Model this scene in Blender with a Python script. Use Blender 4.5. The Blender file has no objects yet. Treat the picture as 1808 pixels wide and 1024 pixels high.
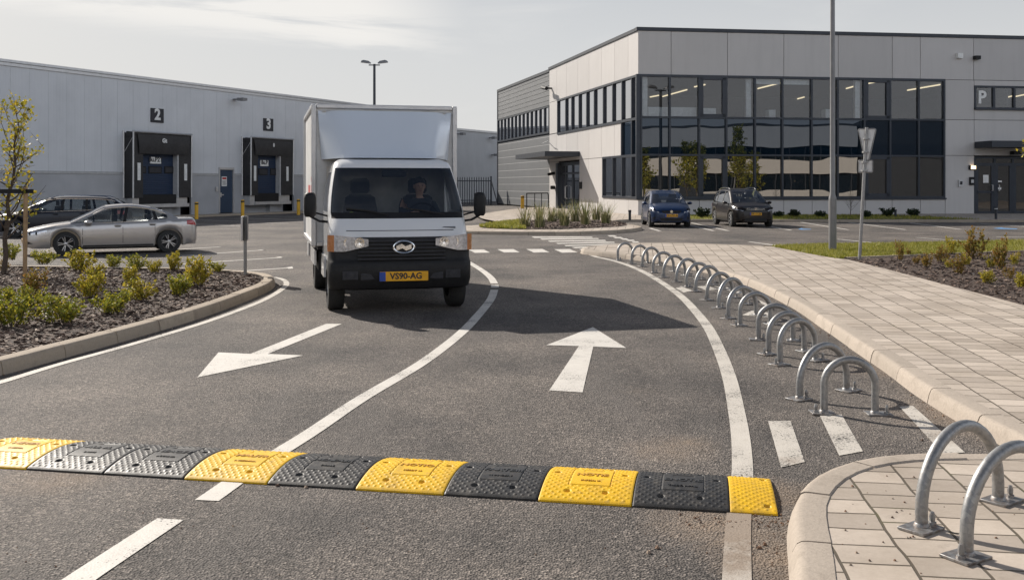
import bpy, bmesh, math, random
from mathutils import Vector, Matrix, Quaternion, noise as mnoise
from mathutils.geometry import tessellate_polygon
from math import sin, cos, pi, radians, sqrt, atan2

SC = bpy.context.scene
COL = SC.collection
# measured camera: focal length and horizon of the photograph (1808 x 1024), eye height in metres
F, HY, CX, EYE = 1750.0, 327.0, 904.0, 1.7
def G(px, py, z=0.0):
    """ground point (x, y) at height z seen at a measured spot of the photograph"""
    Y = F * (EYE - z) / (py - HY)
    return ((px - CX) * Y / F, Y)
def GL(pts, z=0.0): return [G(a, b, z) for a, b in pts]
def lerp(a, b, t): return a + (b - a) * t
def interp(tab, x):
    if x <= tab[0][0]: return tab[0][1]
    for (a, va), (b, vb) in zip(tab, tab[1:]):
        if x <= b:
            return va + (vb - va) * (x - a) / (b - a) if b > a else vb
    return tab[-1][1]
def sinterp(tab, x):
    """smooth (monotone-ish cubic) interpolation of a table"""
    n = len(tab)
    if x <= tab[0][0]: return tab[0][1]
    if x >= tab[-1][0]: return tab[-1][1]
    def slope(i):
        if i == 0 or i == n - 1: return 0 if n < 2 else ((tab[1][1]-tab[0][1])/(tab[1][0]-tab[0][0]) if i == 0 else (tab[-1][1]-tab[-2][1])/(tab[-1][0]-tab[-2][0]))
        a = (tab[i][1]-tab[i-1][1])/(tab[i][0]-tab[i-1][0]); b = (tab[i+1][1]-tab[i][1])/(tab[i+1][0]-tab[i][0])
        return 0 if a*b <= 0 else 2*a*b/(a+b)
    for i in range(n-1):
        x0, y0 = tab[i]; x1, y1 = tab[i+1]
        if x <= x1:
            h = x1-x0; t = (x-x0)/h; m0 = slope(i)*h; m1 = slope(i+1)*h
            return (2*t**3-3*t**2+1)*y0+(t**3-2*t**2+t)*m0+(-2*t**3+3*t**2)*y1+(t**3-t**2)*m1

def smooth_path(pts, step=0.12, closed=False):
    """Catmull-Rom through 2-D points, resampled evenly"""
    P = [Vector((p[0], p[1])) for p in pts]
    n = len(P); dense = []
    rng = n if closed else n - 1
    for i in range(rng):
        p0 = P[(i-1) % n] if closed or i > 0 else P[0]*2 - P[1]
        p1 = P[i]; p2 = P[(i+1) % n]
        p3 = P[(i+2) % n] if closed or i+2 < n else P[-1]*2 - P[-2]
        k = max(4, int((p2-p1).length / step * 2))
        for j in range(k):
            t = j/k
            dense.append(0.5*((2*p1)+(p2-p0)*t+(2*p0-5*p1+4*p2-p3)*t*t+(3*p1-p0-3*p2+p3)*t**3))
    dense.append(P[0].copy() if closed else P[-1].copy())
    out = [dense[0]]; acc = 0
    for a, b in zip(dense, dense[1:]):
        acc += (b-a).length
        if acc >= step: out.append(b); acc = 0
    if (out[-1]-dense[-1]).length > step*0.3: out.append(dense[-1])
    else: out[-1] = dense[-1]
    return out
def normals2(path):
    N = []
    for i in range(len(path)):
        a = path[max(0, i-1)]; b = path[min(len(path)-1, i+1)]
        d = (b-a); d = d.normalized() if d.length > 1e-9 else Vector((1, 0))
        N.append(Vector((-d.y, d.x)))
    return N
def offset_path(path, o):
    return [p + n*o for p, n in zip(path, normals2(path))]

class MB:
    def __init__(s): s.v = []; s.f = []
    def face(s, *pts):
        b = len(s.v); s.v += [tuple(p) for p in pts]; s.f.append(tuple(range(b, b+len(pts))))
    def box(s, x0, x1, y0, y1, z0, z1, M=None):
        b = len(s.v)
        c = [Vector((x, y, z)) for z in (z0, z1) for y in (y0, y1) for x in (x0, x1)]
        if M is not None: c = [M @ p for p in c]
        s.v += [tuple(p) for p in c]
        s.f += [tuple(b+i for i in q) for q in ((0,2,3,1),(4,5,7,6),(0,1,5,4),(2,6,7,3),(0,4,6,2),(1,3,7,5))]
    def cbox(s, c, size, M=None):
        T = Matrix.Translation(c)
        if M is not None: T = T @ M.to_4x4()
        a, b, d = size[0]/2, size[1]/2, size[2]/2
        s.box(-a, a, -b, b, -d, d, T)
    def rings(s, R, closed=True, cap0=False, cap1=False):
        b = len(s.v); n = len(R[0])
        for r in R: s.v += [tuple(p) for p in r]
        for i in range(len(R)-1):
            for j in range(n if closed else n-1):
                k = (j+1) % n
                s.f.append((b+i*n+j, b+i*n+k, b+(i+1)*n+k, b+(i+1)*n+j))
        if cap0: s.f.append(tuple(b+j for j in reversed(range(n))))
        if cap1: s.f.append(tuple(b+(len(R)-1)*n+j for j in range(n)))
    def tube(s, pts, r, n=8, cap=True):
        P = [Vector(p) for p in pts]
        rr = r if isinstance(r, (list, tuple)) else [r]*len(P)
        R = []; up = None
        for i, p in enumerate(P):
            d = (P[min(i+1, len(P)-1)] - P[max(i-1, 0)])
            if d.length < 1e-9: d = Vector((0, 0, 1))
            d.normalize()
            if up is None:
                up = Vector((0, 0, 1)) if abs(d.z) < 0.9 else Vector((1, 0, 0))
            a = d.cross(up)
            if a.length < 1e-6: a = d.orthogonal()
            a.normalize(); up = a.cross(d).normalized()
            R.append([p + (a*cos(2*pi*k/n) + up*sin(2*pi*k/n))*rr[i] for k in range(n)])
        s.rings(R, True, cap, cap)
    def cyl(s, p0, p1, r0, r1=None, n=16): s.tube([p0, p1], [r0, r0 if r1 is None else r1], n)
    def lathe(s, prof, n=24, M=None):
        """profile of (radius, height) about the z axis"""
        R = []
        for r, z in prof:
            ring = [Vector((r*cos(2*pi*k/n), r*sin(2*pi*k/n), z)) for k in range(n)]
            if M is not None: ring = [M @ p for p in ring]
            R.append(ring)
        s.rings(R, True, True, True)
    def prism(s, poly, z0, z1, M=None):
        lo = [Vector((p[0], p[1], z0)) for p in poly]; hi = [Vector((p[0], p[1], z1)) for p in poly]
        if M is not None: lo = [M @ p for p in lo]; hi = [M @ p for p in hi]
        s.rings([lo, hi], True); b = len(s.v); n = len(poly)
        tri = tessellate_polygon([[Vector((p[0], p[1], 0)) for p in poly]])
        s.v += [tuple(p) for p in lo] + [tuple(p) for p in hi]
        for t in tri:
            s.f.append((b+t[0], b+t[1], b+t[2])); s.f.append((b+n+t[2], b+n+t[1], b+n+t[0]))
    def sheet(s, poly, z):
        tri = tessellate_polygon([[Vector((p[0], p[1], 0)) for p in poly]])
        b = len(s.v); s.v += [(p[0], p[1], z) for p in poly]
        for t in tri:
            a, c, d = [Vector(poly[i][:2]) if not isinstance(poly[i], Vector) else poly[i].to_2d() for i in t]
            t = tuple(b+i for i in t)
            s.f.append(t if (c-a).cross(d-a) > 0 else t[::-1])
    def grid(s, fn, nu, nv):
        b = len(s.v)
        for j in range(nv+1):
            for i in range(nu+1): s.v.append(tuple(fn(i/nu, j/nv)))
        w = nu+1
        for j in range(nv):
            for i in range(nu): s.f.append((b+j*w+i, b+j*w+i+1, b+(j+1)*w+i+1, b+(j+1)*w+i))
    def add(s, o, M=None):
        b = len(s.v)
        s.v += [tuple(M @ Vector(p)) for p in o.v] if M is not None else o.v
        s.f += [tuple(b+i for i in q) for q in o.f]
    def build(s, name, mat, parent=None, smooth=None, world=False, bevel=0, weld=False, recalc=False):
        v = s.v
        if world and parent is not None:
            o = parent.location
            q = parent
            off = Vector((0, 0, 0))
            while q is not None: off += q.location; q = q.parent
            v = [(p[0]-off.x, p[1]-off.y, p[2]-off.z) for p in v]
        me = bpy.data.meshes.new(name); me.from_pydata(v, [], s.f)
        if weld or recalc:
            bm = bmesh.new(); bm.from_mesh(me)
            if weld: bmesh.ops.remove_doubles(bm, verts=bm.verts, dist=1e-5)
            bmesh.ops.recalc_face_normals(bm, faces=bm.faces)
            bm.to_mesh(me); bm.free()
        me.materials.append(mat); me.update()
        if smooth is not None:
            me.shade_smooth()
            me.set_sharp_from_angle(angle=radians(smooth))
        ob = bpy.data.objects.new(name, me); COL.objects.link(ob)
        if parent is not None: ob.parent = parent
        if bevel:
            m = ob.modifiers.new('edge', 'BEVEL'); m.width = bevel; m.segments = 2; m.limit_method = 'ANGLE'; m.harden_normals = False
        return ob

def tag(o, label, cat=None, group=None, kind=None):
    if label: o['label'] = label
    if cat: o['category'] = cat
    if group: o['group'] = group
    if kind: o['kind'] = kind
    return o
def thing(name, label, cat, loc=(0, 0, 0), rz=0, group=None):
    o = bpy.data.objects.new(name, None); o.empty_display_size = 0.2
    COL.objects.link(o); o.location = (loc[0], loc[1], loc[2] if len(loc) > 2 else 0); o.rotation_euler = (0, 0, rz)
    return tag(o, label, cat, group)
def copy_tree(o, parent=None):
    c = o.copy(); COL.objects.link(c); c.parent = parent
    for ch in list(o.children): copy_tree(ch, c)
    return c
def text_mb(body, size, extrude=0.003, bold=0.0, M=None, align='CENTER'):
    cu = bpy.data.curves.new('lettering', 'FONT'); cu.body = body; cu.size = size; cu.extrude = extrude; cu.offset = bold
    cu.align_x = align; cu.align_y = 'CENTER'; cu.resolution_u = 3
    ob = bpy.data.objects.new('lettering', cu); COL.objects.link(ob)
    dg = bpy.context.evaluated_depsgraph_get(); me = bpy.data.meshes.new_from_object(ob.evaluated_get(dg))
    mb = MB(); mb.v = [tuple(M @ v.co) if M is not None else tuple(v.co) for v in me.vertices]
    mb.f = [tuple(p.vertices) for p in me.polygons]
    bpy.data.objects.remove(ob); bpy.data.curves.remove(cu); bpy.data.meshes.remove(me)
    return mb

# ------------------------------------------------------------------ materials
class N:
    def __init__(s, name):
        s.m = bpy.data.materials.new(name); s.m.use_nodes = True
        s.t = s.m.node_tree; s.n = s.t.nodes; s.l = s.t.links
        s.b = s.n['Principled BSDF']; s.out = s.n['Material Output']
    def new(s, typ, **k):
        nd = s.n.new(typ)
        for a, b in k.items(): setattr(nd, a, b)
        return nd
    def put(s, sock, val):
        if isinstance(val, bpy.types.NodeSocket): s.l.new(val, sock)
        else:
            if sock.type == 'RGBA' and len(val) == 3: val = (*val, 1)
            sock.default_value = val
    def pos(s, obj=False):
        if obj: return s.new('ShaderNodeTexCoord').outputs['Object']
        return s.new('ShaderNodeNewGeometry').outputs['Position']
    def noise(s, scale, detail=3, rough=0.55, vec=None, dist=0.0):
        nd = s.new('ShaderNodeTexNoise'); s.put(nd.inputs['Scale'], scale); s.put(nd.inputs['Detail'], detail)
        s.put(nd.inputs['Roughness'], rough); s.put(nd.inputs['Distortion'], dist)
        s.l.new(vec if vec is not None else s.pos(), nd.inputs['Vector']); return nd.outputs['Fac']
    def voro(s, scale, vec=None, feature='F1', out='Distance'):
        nd = s.new('ShaderNodeTexVoronoi', feature=feature); s.put(nd.inputs['Scale'], scale)
        s.l.new(vec if vec is not None else s.pos(), nd.inputs['Vector']); return nd.outputs[out]
    def ramp(s, fac, stops, interp='LINEAR'):
        nd = s.new('ShaderNodeValToRGB'); cr = nd.color_ramp; cr.interpolation = interp
        while len(cr.elements) < len(stops): cr.elements.new(0.5)
        for e, (p, c) in zip(cr.elements, stops):
            e.position = p; e.color = (*c, 1) if not isinstance(c, (int, float)) else (c, c, c, 1)
        s.l.new(fac, nd.inputs['Fac']); return nd.outputs['Color']
    def mix(s, fac, a, b, mode='MIX'):
        nd = s.new('ShaderNodeMix', data_type='RGBA', blend_type=mode)
        s.put(nd.inputs[0], fac); s.put(nd.inputs[6], a); s.put(nd.inputs[7], b); return nd.outputs[2]
    def math(s, op, a, b=None, clamp=False):
        nd = s.new('ShaderNodeMath', operation=op, use_clamp=clamp); s.put(nd.inputs[0], a)
        if b is not None: s.put(nd.inputs[1], b)
        return nd.outputs[0]
    def maprange(s, v, a, b, c=0.0, d=1.0):
        nd = s.new('ShaderNodeMapRange'); s.put(nd.inputs[0], v); s.put(nd.inputs[1], a); s.put(nd.inputs[2], b)
        s.put(nd.inputs[3], c); s.put(nd.inputs[4], d); return nd.outputs[0]
    def bump(s, h, strength=0.3, dist=0.01, prev=None):
        nd = s.new('ShaderNodeBump'); s.put(nd.inputs['Strength'], strength); s.put(nd.inputs['Distance'], dist)
        s.l.new(h, nd.inputs['Height'])
        if prev is not None: s.l.new(prev, nd.inputs['Normal'])
        return nd.outputs['Normal']
    def map(s, vec, loc=(0,0,0), rot=(0,0,0), scale=(1,1,1)):
        nd = s.new('ShaderNodeMapping'); nd.inputs['Location'].default_value = loc
        nd.inputs['Rotation'].default_value = rot; nd.inputs['Scale'].default_value = scale
        s.l.new(vec, nd.inputs['Vector']); return nd.outputs['Vector']
    def spot(s, p, r, vec):
        """soft round mask about a world point"""
        nd = s.new('ShaderNodeVectorMath', operation='DISTANCE'); s.l.new(vec, nd.inputs[0]); nd.inputs[1].default_value = (p[0], p[1], 0)
        return s.maprange(nd.outputs['Value'], r, 0.0)
    def set(s, **k):
        for a, b in k.items(): s.put(s.b.inputs[a.replace('_', ' ')], b)
        return s
def simple(name, col, rough=0.6, metal=0.0, var=0.12, vscale=6.0, bump=0.0, bscale=60.0, coat=0.0, spec=0.5, obj=True, dirt=0.0):
    m = N(name); p = m.pos(obj)
    nz = m.noise(vscale, 4, 0.6, p)
    lo = tuple(c*(1-var) for c in col); hi = tuple(min(1, c*(1+var)) for c in col)
    c = m.mix(m.maprange(nz, 0.3, 0.7), lo, hi)
    if dirt:
        c = m.mix(m.math('MULTIPLY', m.maprange(m.noise(vscale*2.7, 6, 0.7, p), 0.48, 0.75), dirt), c, (0.16, 0.13, 0.1))
    m.set(Base_Color=c, Metallic=metal)
    m.put(m.b.inputs['Roughness'], m.maprange(m.noise(vscale*3, 3, 0.6, p), 0.3, 0.7, max(0, rough-0.08), min(1, rough+0.08)))
    m.set(Coat_Weight=coat, Coat_Roughness=0.04, Specular_IOR_Level=spec)
    if bump: m.set(Normal=m.bump(m.noise(bscale, 3, 0.6, p), bump, 0.01))
    return m.m
def emis(name, col, strength):
    m = N(name); m.set(Base_Color=col, Emission_Color=col, Emission_Strength=strength); return m.m
def glass_mat(name, tint, refl, see, wavy=0.0, rough=0.0, gcol=(0.95, 0.96, 1.0)):
    """window glass: part mirror, part tinted see-through, rest dark body"""
    m = N(name); m.n.remove(m.b)
    tr = m.new('ShaderNodeBsdfTransparent'); m.put(tr.inputs['Color'], tint)
    df = m.new('ShaderNodeBsdfDiffuse'); m.put(df.inputs['Color'], tuple(c*0.06 for c in tint))
    gl = m.new('ShaderNodeBsdfGlossy'); m.put(gl.inputs['Roughness'], rough); m.put(gl.inputs['Color'], gcol)
    if wavy:
        p = m.map(m.pos(), scale=(0.5, 0.5, 1.0))
        nm = m.bump(m.noise(0.9, 1, 0.4, p), wavy, 0.02); m.l.new(nm, gl.inputs['Normal'])
    a = m.new('ShaderNodeMixShader'); m.put(a.inputs[0], see); m.l.new(df.outputs[0], a.inputs[1]); m.l.new(tr.outputs[0], a.inputs[2])
    fr = m.new('ShaderNodeFresnel'); fr.inputs['IOR'].default_value = 1.5
    fac = m.math('ADD', fr.outputs[0], refl, True)
    b = m.new('ShaderNodeMixShader'); m.l.new(fac, b.inputs[0]); m.l.new(a.outputs[0], b.inputs[1]); m.l.new(gl.outputs[0], b.inputs[2])
    m.l.new(b.outputs[0], m.out.inputs['Surface']); return m.m
def leaf_mat(name, c1, c2, c3, trans=0.35):
    m = N(name); g = m.new('ShaderNodeNewGeometry'); oi = m.new('ShaderNodeObjectInfo')
    r = m.math('FRACT', m.math('ADD', g.outputs['Random Per Island'], m.math('MULTIPLY', oi.outputs['Random'], 0.25)))
    c = m.ramp(r, [(0.0, c1), (0.5, c2), (1.0, c3)])
    m.set(Base_Color=c, Roughness=0.55, Specular_IOR_Level=0.35)
    tl = m.new('ShaderNodeBsdfTranslucent'); m.l.new(c, tl.inputs['Color'])
    mx = m.new('ShaderNodeMixShader'); mx.inputs[0].default_value = trans
    m.l.new(m.b.outputs[0], mx.inputs[1]); m.l.new(tl.outputs[0], mx.inputs[2]); m.l.new(mx.outputs[0], m.out.inputs['Surface'])
    return m.m

def asphalt_mat():
    m = N('asphalt'); p = m.pos()
    v = m.voro(84, p); vc = m.voro(84, p, out='Color')
    sep = m.new('ShaderNodeSeparateColor'); m.l.new(vc, sep.inputs[0])
    grain = m.ramp(sep.outputs[0], [(0.0, (0.024, 0.022, 0.021)), (0.35, (0.094, 0.084, 0.077)), (0.75, (0.19, 0.17, 0.154)), (1.0, (0.40, 0.357, 0.32))])
    fine = m.noise(260, 2, 0.6, p)
    c = m.mix(0.35, grain, m.ramp(fine, [(0.3, 0.022), (0.7, (0.17, 0.152, 0.138))]))
    patch = m.noise(0.45, 5, 0.6, p)
    c = m.mix(m.maprange(patch, 0.35, 0.7), m.mix(1.0, c, (0.60, 0.60, 0.61), 'MULTIPLY'), m.mix(1.0, c, (1.55, 1.48, 1.40), 'MULTIPLY'))
    # worn streaks along the driving direction
    st = m.noise(1.0, 4, 0.6, m.map(p, rot=(0, 0, -0.12), scale=(2.4, 0.22, 1)))
    c = m.mix(m.maprange(st, 0.46, 0.72, 0, 0.5), c, (0.135, 0.122, 0.111))
    c = m.mix(m.maprange(m.noise(2.3, 5, .65, m.map(p, loc=(7, 2, 0), rot=(0, 0, -.1), scale=(1.3, .5, 1))), .56, .72, 0, .45), c, (0.040, 0.037, 0.035))
    od = m.noise(7, 3, .5, m.map(p, loc=(3, 9, 0)))
    c = m.mix(m.maprange(od, .70, .76, 0, .55), c, (0.022, 0.021, 0.020))
    # sandy dirt by the kerb and on the lane
    dn = m.noise(9, 6, 0.7, p)
    for q, r, k in ((G(1270, 925), 0.55, 1.15), (G(1350, 870), 0.5, 1.0), (G(1180, 795), 0.5, 0.8), (G(1215, 780), 0.35, .7), (G(105, 845), 0.55, 0.9), (G(1690, 735), 0.9, 0.9), (G(1560, 655), 0.7, 0.7), (G(1370, 990), 0.5, 1.1), (G(1120, 690), .7, .35), (G(1000, 508), 1.2, .4), (G(1430, 575), .8, .6)):
        c = m.mix(m.maprange(m.math('MULTIPLY', m.math('MULTIPLY', m.spot(q, r, p), dn), k), 0.12, 0.55, 0, 0.75), c, (0.27, 0.205, 0.15))
    cr = m.voro(0.55, m.map(p, loc=(3, 1, 0)), 'DISTANCE_TO_EDGE')
    cn = m.noise(0.3, 2, .5, p)
    c = m.mix(m.math('MULTIPLY', m.maprange(cr, 0.005, 0.0), m.maprange(cn, .58, .7, 0, .35)), c, (0.02, 0.019, 0.018))
    m.set(Base_Color=c, Roughness=0.82, Specular_IOR_Level=0.35)
    nb = m.bump(v, 1.0, 0.010); m.set(Normal=m.bump(fine, 0.35, 0.004, nb))
    return m.m
def paint_mat(name, col=(0.66, 0.625, 0.57), wear=0.5):
    m = N(name); p = m.pos()
    n1 = m.noise(60, 6, 0.75, p); n2 = m.noise(2.2, 4, 0.6, p)
    w = m.math('ADD', n1, m.math('MULTIPLY', m.math('SUBTRACT', n2, 0.5), 0.5))
    lim = 0.63 - 0.06*wear
    c = m.mix(m.maprange(n2, .3, .75), col, tuple(k*0.82 for k in col))
    c = m.mix(m.maprange(m.noise(14, 4, .7, p), .5, .8, 0, .3), c, (0.30, 0.26, 0.21))
    c = m.mix(m.maprange(w, lim, lim+0.03), c, (0.07, 0.065, 0.06))
    dn = m.noise(9, 6, 0.7, p)
    for q, r, k in ((G(1310, 925), .5, 2.0), (G(1308, 990), .45, 1.1), (G(1690, 770), .5, .8), (G(1395, 815), .25, .6), (G(60, 668), 1.2, .35), (G(490, 505), 1.5, .5)):
        c = m.mix(m.maprange(m.math('MULTIPLY', m.math('MULTIPLY', m.spot(q, r, p), dn), k), 0.12, 0.5, 0, 0.85), c, (0.25, 0.19, 0.14))
    m.set(Base_Color=c, Roughness=0.7); m.set(Normal=m.bump(m.voro(85, p), 0.35, 0.004)); return m.m
def paving_mat():
    m = N('paving'); p = m.pos()
    q = m.map(p, rot=(0, 0, pi/2 + 0.13))      # courses run along the footway
    wob = m.new('ShaderNodeTexNoise'); wob.inputs['Scale'].default_value = 2.2; m.l.new(p, wob.inputs['Vector'])
    vm = m.new('ShaderNodeVectorMath', operation='MULTIPLY_ADD'); m.l.new(wob.outputs['Color'], vm.inputs[0]); vm.inputs[1].default_value = (.045, .045, 0); m.l.new(q, vm.inputs[2]); q = vm.outputs[0]
    def brick(mort):
        b = m.new('ShaderNodeTexBrick'); b.offset = 0.5; b.offset_frequency = 2; b.squash = 1
        m.l.new(q, b.inputs['Vector']); m.put(b.inputs['Scale'], 1.0); m.put(b.inputs['Brick Width'], 0.215); m.put(b.inputs['Row Height'], 0.285)
        m.put(b.inputs['Mortar Size'], mort); m.put(b.inputs['Mortar Smooth'], 0.3); m.put(b.inputs['Bias'], 0.0)
        m.put(b.inputs['Color1'], (0.40, 0.345, 0.292)); m.put(b.inputs['Color2'], (0.58, 0.505, 0.43)); m.put(b.inputs['Mortar'], (0.125, 0.105, 0.08)); return b
    b = brick(0.008)
    n1 = m.noise(40, 5, 0.7, p); n2 = m.noise(1.3, 4, 0.6, p)
    c = m.mix(m.maprange(n1, 0.35, 0.75, 0, 0.45), b.outputs['Color'], m.mix(1.0, b.outputs['Color'], (0.72, 0.70, 0.68), 'MULTIPLY'))
    c = m.mix(m.maprange(n2, .42, .7, 0, .8), c, m.mix(1.0, c, (0.72, 0.70, 0.67), 'MULTIPLY'))
    c = m.mix(m.maprange(m.noise(6, 6, .75, p), .58, .8, 0, .5), c, (0.19, 0.165, 0.14))
    c = m.mix(m.math('MULTIPLY', b.outputs['Fac'], m.maprange(m.noise(3, 3, .6, p), .58, .68, 0, .5)), c, (0.10, 0.105, 0.035))
    m.set(Base_Color=c, Roughness=0.85, Specular_IOR_Level=0.3)
    h = m.math('SUBTRACT', m.math('MULTIPLY', n1, 0.25), b.outputs['Fac'])
    m.set(Normal=m.bump(h, 0.7, 0.008)); return m.m
def kerb_mat(name, a, b):
    m = N(name); p = m.pos(); g = m.new('ShaderNodeNewGeometry')
    c = m.mix(g.outputs['Random Per Island'], a, b)
    n1 = m.noise(55, 5, 0.7, p); n2 = m.noise(5, 5, 0.65, p)
    c = m.mix(m.maprange(n1, 0.4, 0.75, 0, 0.5), c, tuple(k*0.62 for k in a))
    c = m.mix(m.maprange(n2, 0.52, 0.78, 0, 0.5), c, (0.17, 0.14, 0.11))
    m.set(Base_Color=c, Roughness=0.86, Specular_IOR_Level=0.3); m.set(Normal=m.bump(n1, 0.5, 0.006)); return m.m
def mulch_mat():
    m = N('mulch'); p = m.pos()
    v = m.voro(38, m.map(p, scale=(1, 1.5, 1)), out='Color'); s = m.new('ShaderNodeSeparateColor'); m.l.new(v, s.inputs[0])
    c = m.ramp(s.outputs[0], [(0, (0.018, 0.011, 0.008)), (0.5, (0.06, 0.038, 0.028)), (0.85, (0.12, 0.08, 0.06)), (1, (0.25, 0.18, 0.135))])
    m.set(Base_Color=c, Roughness=0.9); m.set(Normal=m.bump(m.voro(38, p), 1.0, 0.03)); return m.m
def galv_mat():
    m = N('galvanised steel'); p = m.pos(True)
    v = m.voro(55, p, out='Color'); s = m.new('ShaderNodeSeparateColor'); m.l.new(v, s.inputs[0])
    c = m.ramp(s.outputs[0], [(0, (0.26, 0.265, 0.27)), (1, (0.38, 0.38, 0.375))])
    n = m.noise(14, 6, 0.7, p)
    c = m.mix(m.maprange(n, 0.55, 0.75, 0, 0.6), c, (0.30, 0.26, 0.21))
    oi = m.new('ShaderNodeObjectInfo'); c = m.mix(m.maprange(oi.outputs['Random'], 0, 1, 0, .35), c, (.25, .25, .255))
    sx = m.new('ShaderNodeSeparateXYZ'); m.l.new(p, sx.inputs[0])
    c = m.mix(m.math('MULTIPLY', m.maprange(sx.outputs['Z'], .09, .0), m.maprange(m.noise(30, 5, .7, p), .45, .65, 0, .7)), c, (.17, .10, .06))
    m.set(Base_Color=c, Metallic=0.75)
    m.put(m.b.inputs['Roughness'], m.maprange(n, 0.3, 0.7, 0.42, 0.58)); m.set(Normal=m.bump(n, .15, .01)); return m.m
def clad_mat(name, col, pitch, depth, u=(1, 0)):
    """sheet-metal cladding with fine ribs across the wall direction"""
    m = N(name); p = m.pos()
    d = m.new('ShaderNodeVectorMath', operation='DOT_PRODUCT'); m.l.new(p, d.inputs[0]); d.inputs[1].default_value = (u[0], u[1], u[2] if len(u) > 2 else 0)
    t = m.math('PINGPONG', d.outputs['Value'], pitch/2)
    n = m.noise(0.7, 4, .6, p)
    c = m.mix(m.maprange(n, .3, .7), tuple(k*.94 for k in col), tuple(k*1.05 for k in col))
    c = m.mix(m.maprange(m.noise(1.0, 5, .7, m.map(p, scale=(4, 4, .25))), .5, .8, 0, .22), c, tuple(k*.7 for k in col))
    m.set(Base_Color=c, Roughness=0.5, Specular_IOR_Level=0.4)
    m.set(Normal=m.bump(m.maprange(t, 0, pitch*0.12), depth, 0.02)); return m.m

MAT = {}
MAT['asphalt'] = asphalt_mat()
MAT['paint'] = paint_mat('road paint')
MAT['paint_worn'] = paint_mat('worn road paint', (0.58, 0.54, 0.48), 1.0)
MAT['blue_paint'] = paint_mat('blue road paint', (0.10, 0.28, 0.55), 0.4)
MAT['paving'] = paving_mat()
MAT['kerb'] = kerb_mat('sandstone kerb', (0.37, 0.32, 0.268), (0.47, 0.405, 0.34))
MAT['kerb_grey'] = kerb_mat('concrete kerb', (0.36, 0.30, 0.235), (0.46, 0.385, 0.30))
MAT['mortar'] = simple('mortar', (0.10, 0.085, 0.07), 0.9)
MAT['mulch'] = mulch_mat()
m = N('bark chips'); g = m.new('ShaderNodeNewGeometry')
m.set(Base_Color=m.ramp(g.outputs['Random Per Island'], [(0, (0.03, 0.017, 0.012)), (0.5, (0.10, 0.064, 0.048)), (0.82, (0.21, 0.145, 0.112)), (1, (0.45, 0.36, 0.28))]), Roughness=0.85); MAT['chips'] = m.m
m = N('gravel stones'); g = m.new('ShaderNodeNewGeometry')
m.set(Base_Color=m.ramp(g.outputs['Random Per Island'], [(0, (0.07, 0.05, 0.04)), (0.4, (0.22, 0.12, 0.07)), (0.75, (0.30, 0.22, 0.16)), (1, (0.45, 0.40, 0.34))]), Roughness=0.8); MAT['stones'] = m.m
MAT['galv'] = galv_mat()
MAT['post_grey'] = simple('grey painted post', (0.20, 0.20, 0.205), 0.45, 0.3, 0.1, 4)
MAT['white_panel'] = simple('cream render panel', (0.52, 0.50, 0.485), 0.6, 0, 0.06, 0.8, 0.15, 90, obj=False)
def panel_mat(name, col):
    m = N(name); p = m.pos(); g = m.new('ShaderNodeNewGeometry')
    c = m.mix(g.outputs['Random Per Island'], tuple(k*.93 for k in col), tuple(k*1.05 for k in col))
    c = m.mix(m.maprange(m.noise(1.0, 5, .7, m.map(p, scale=(2.5, 2.5, .22))), .48, .8, 0, .3), c, tuple(k*.72 for k in col))
    c = m.mix(m.maprange(m.noise(.6, 4, .6, p), .4, .75, 0, .2), c, tuple(k*.8 for k in col))
    m.set(Base_Color=c, Roughness=.6, Specular_IOR_Level=.4); m.set(Normal=m.bump(m.noise(90, 3, .6, p), .12, .01)); return m.m
MAT['white_panel'] = panel_mat('cream render panel', (0.53, 0.51, 0.495))
MAT['dark_frame'] = simple('anthracite frame', (0.030, 0.036, 0.048), 0.4, 0.2, 0.1, 2, obj=False)
MAT['dark_trim'] = simple('anthracite trim', (0.035, 0.04, 0.05), 0.5, 0.2, 0.1, 2, obj=False)
MAT['joint'] = simple('panel joint', (0.09, 0.09, 0.095), 0.8)
MAT['glass_up'] = glass_mat('clear office glass', (0.88, 0.90, 0.91), 0.03, 0.95, 0.03)
MAT['glass_low'] = glass_mat('bronze office glass', (0.30, 0.30, 0.30), 0.165, 0.15, 0.22, 0, (1, .96, .90))
MAT['glass_mid'] = glass_mat('blue spandrel glass', (0.06, 0.15, 0.26), 0.055, 0.0, 0.14, 0, (.70, .82, 1.0))
MAT['glass_side'] = glass_mat('side office glass', (0.35, 0.40, 0.44), 0.42, 0.3, 0.03)
MAT['room'] = simple('office interior paint', (0.13, 0.13, 0.135), 0.8)
MAT['room_white'] = simple('office white', (0.75, 0.76, 0.76), 0.6)
MAT['ceiling'] = simple('office ceiling', (0.15, 0.15, 0.155), 0.8)
MAT['strip_light'] = emis('strip light', (1.0, 0.82, 0.52), 1.0)
MAT['lamp_lit'] = emis('lit wall lamp', (1.0, 0.72, 0.42), 2.2)
MAT['yellow'] = simple('bollard yellow', (0.72, 0.40, 0.02), 0.5, 0, 0.1, 5, dirt=.3)
MAT['black'] = simple('black plastic', (0.013, 0.013, 0.014), 0.55, 0, 0.2, 8, spec=.3)
MAT['rubber'] = simple('tyre rubber', (0.022, 0.022, 0.022), 0.8, 0, 0.2, 12)
MAT['dock_rubber'] = simple('dock shelter fabric', (0.022, 0.021, 0.022), 0.6, 0, 0.25, 3, 0.3, 12, obj=False)
MAT['dock_blue'] = clad_mat('blue sectional door', (0.012, 0.028, 0.065), 0.12, 0.5, (0, 0, 1))
MAT['door_blue'] = simple('blue steel door', (0.022, 0.045, 0.085), 0.45, 0, 0.1, 2, obj=False)
MAT['alu'] = simple('aluminium', (0.55, 0.55, 0.55), 0.4, 0.6, 0.08, 5)
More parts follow.
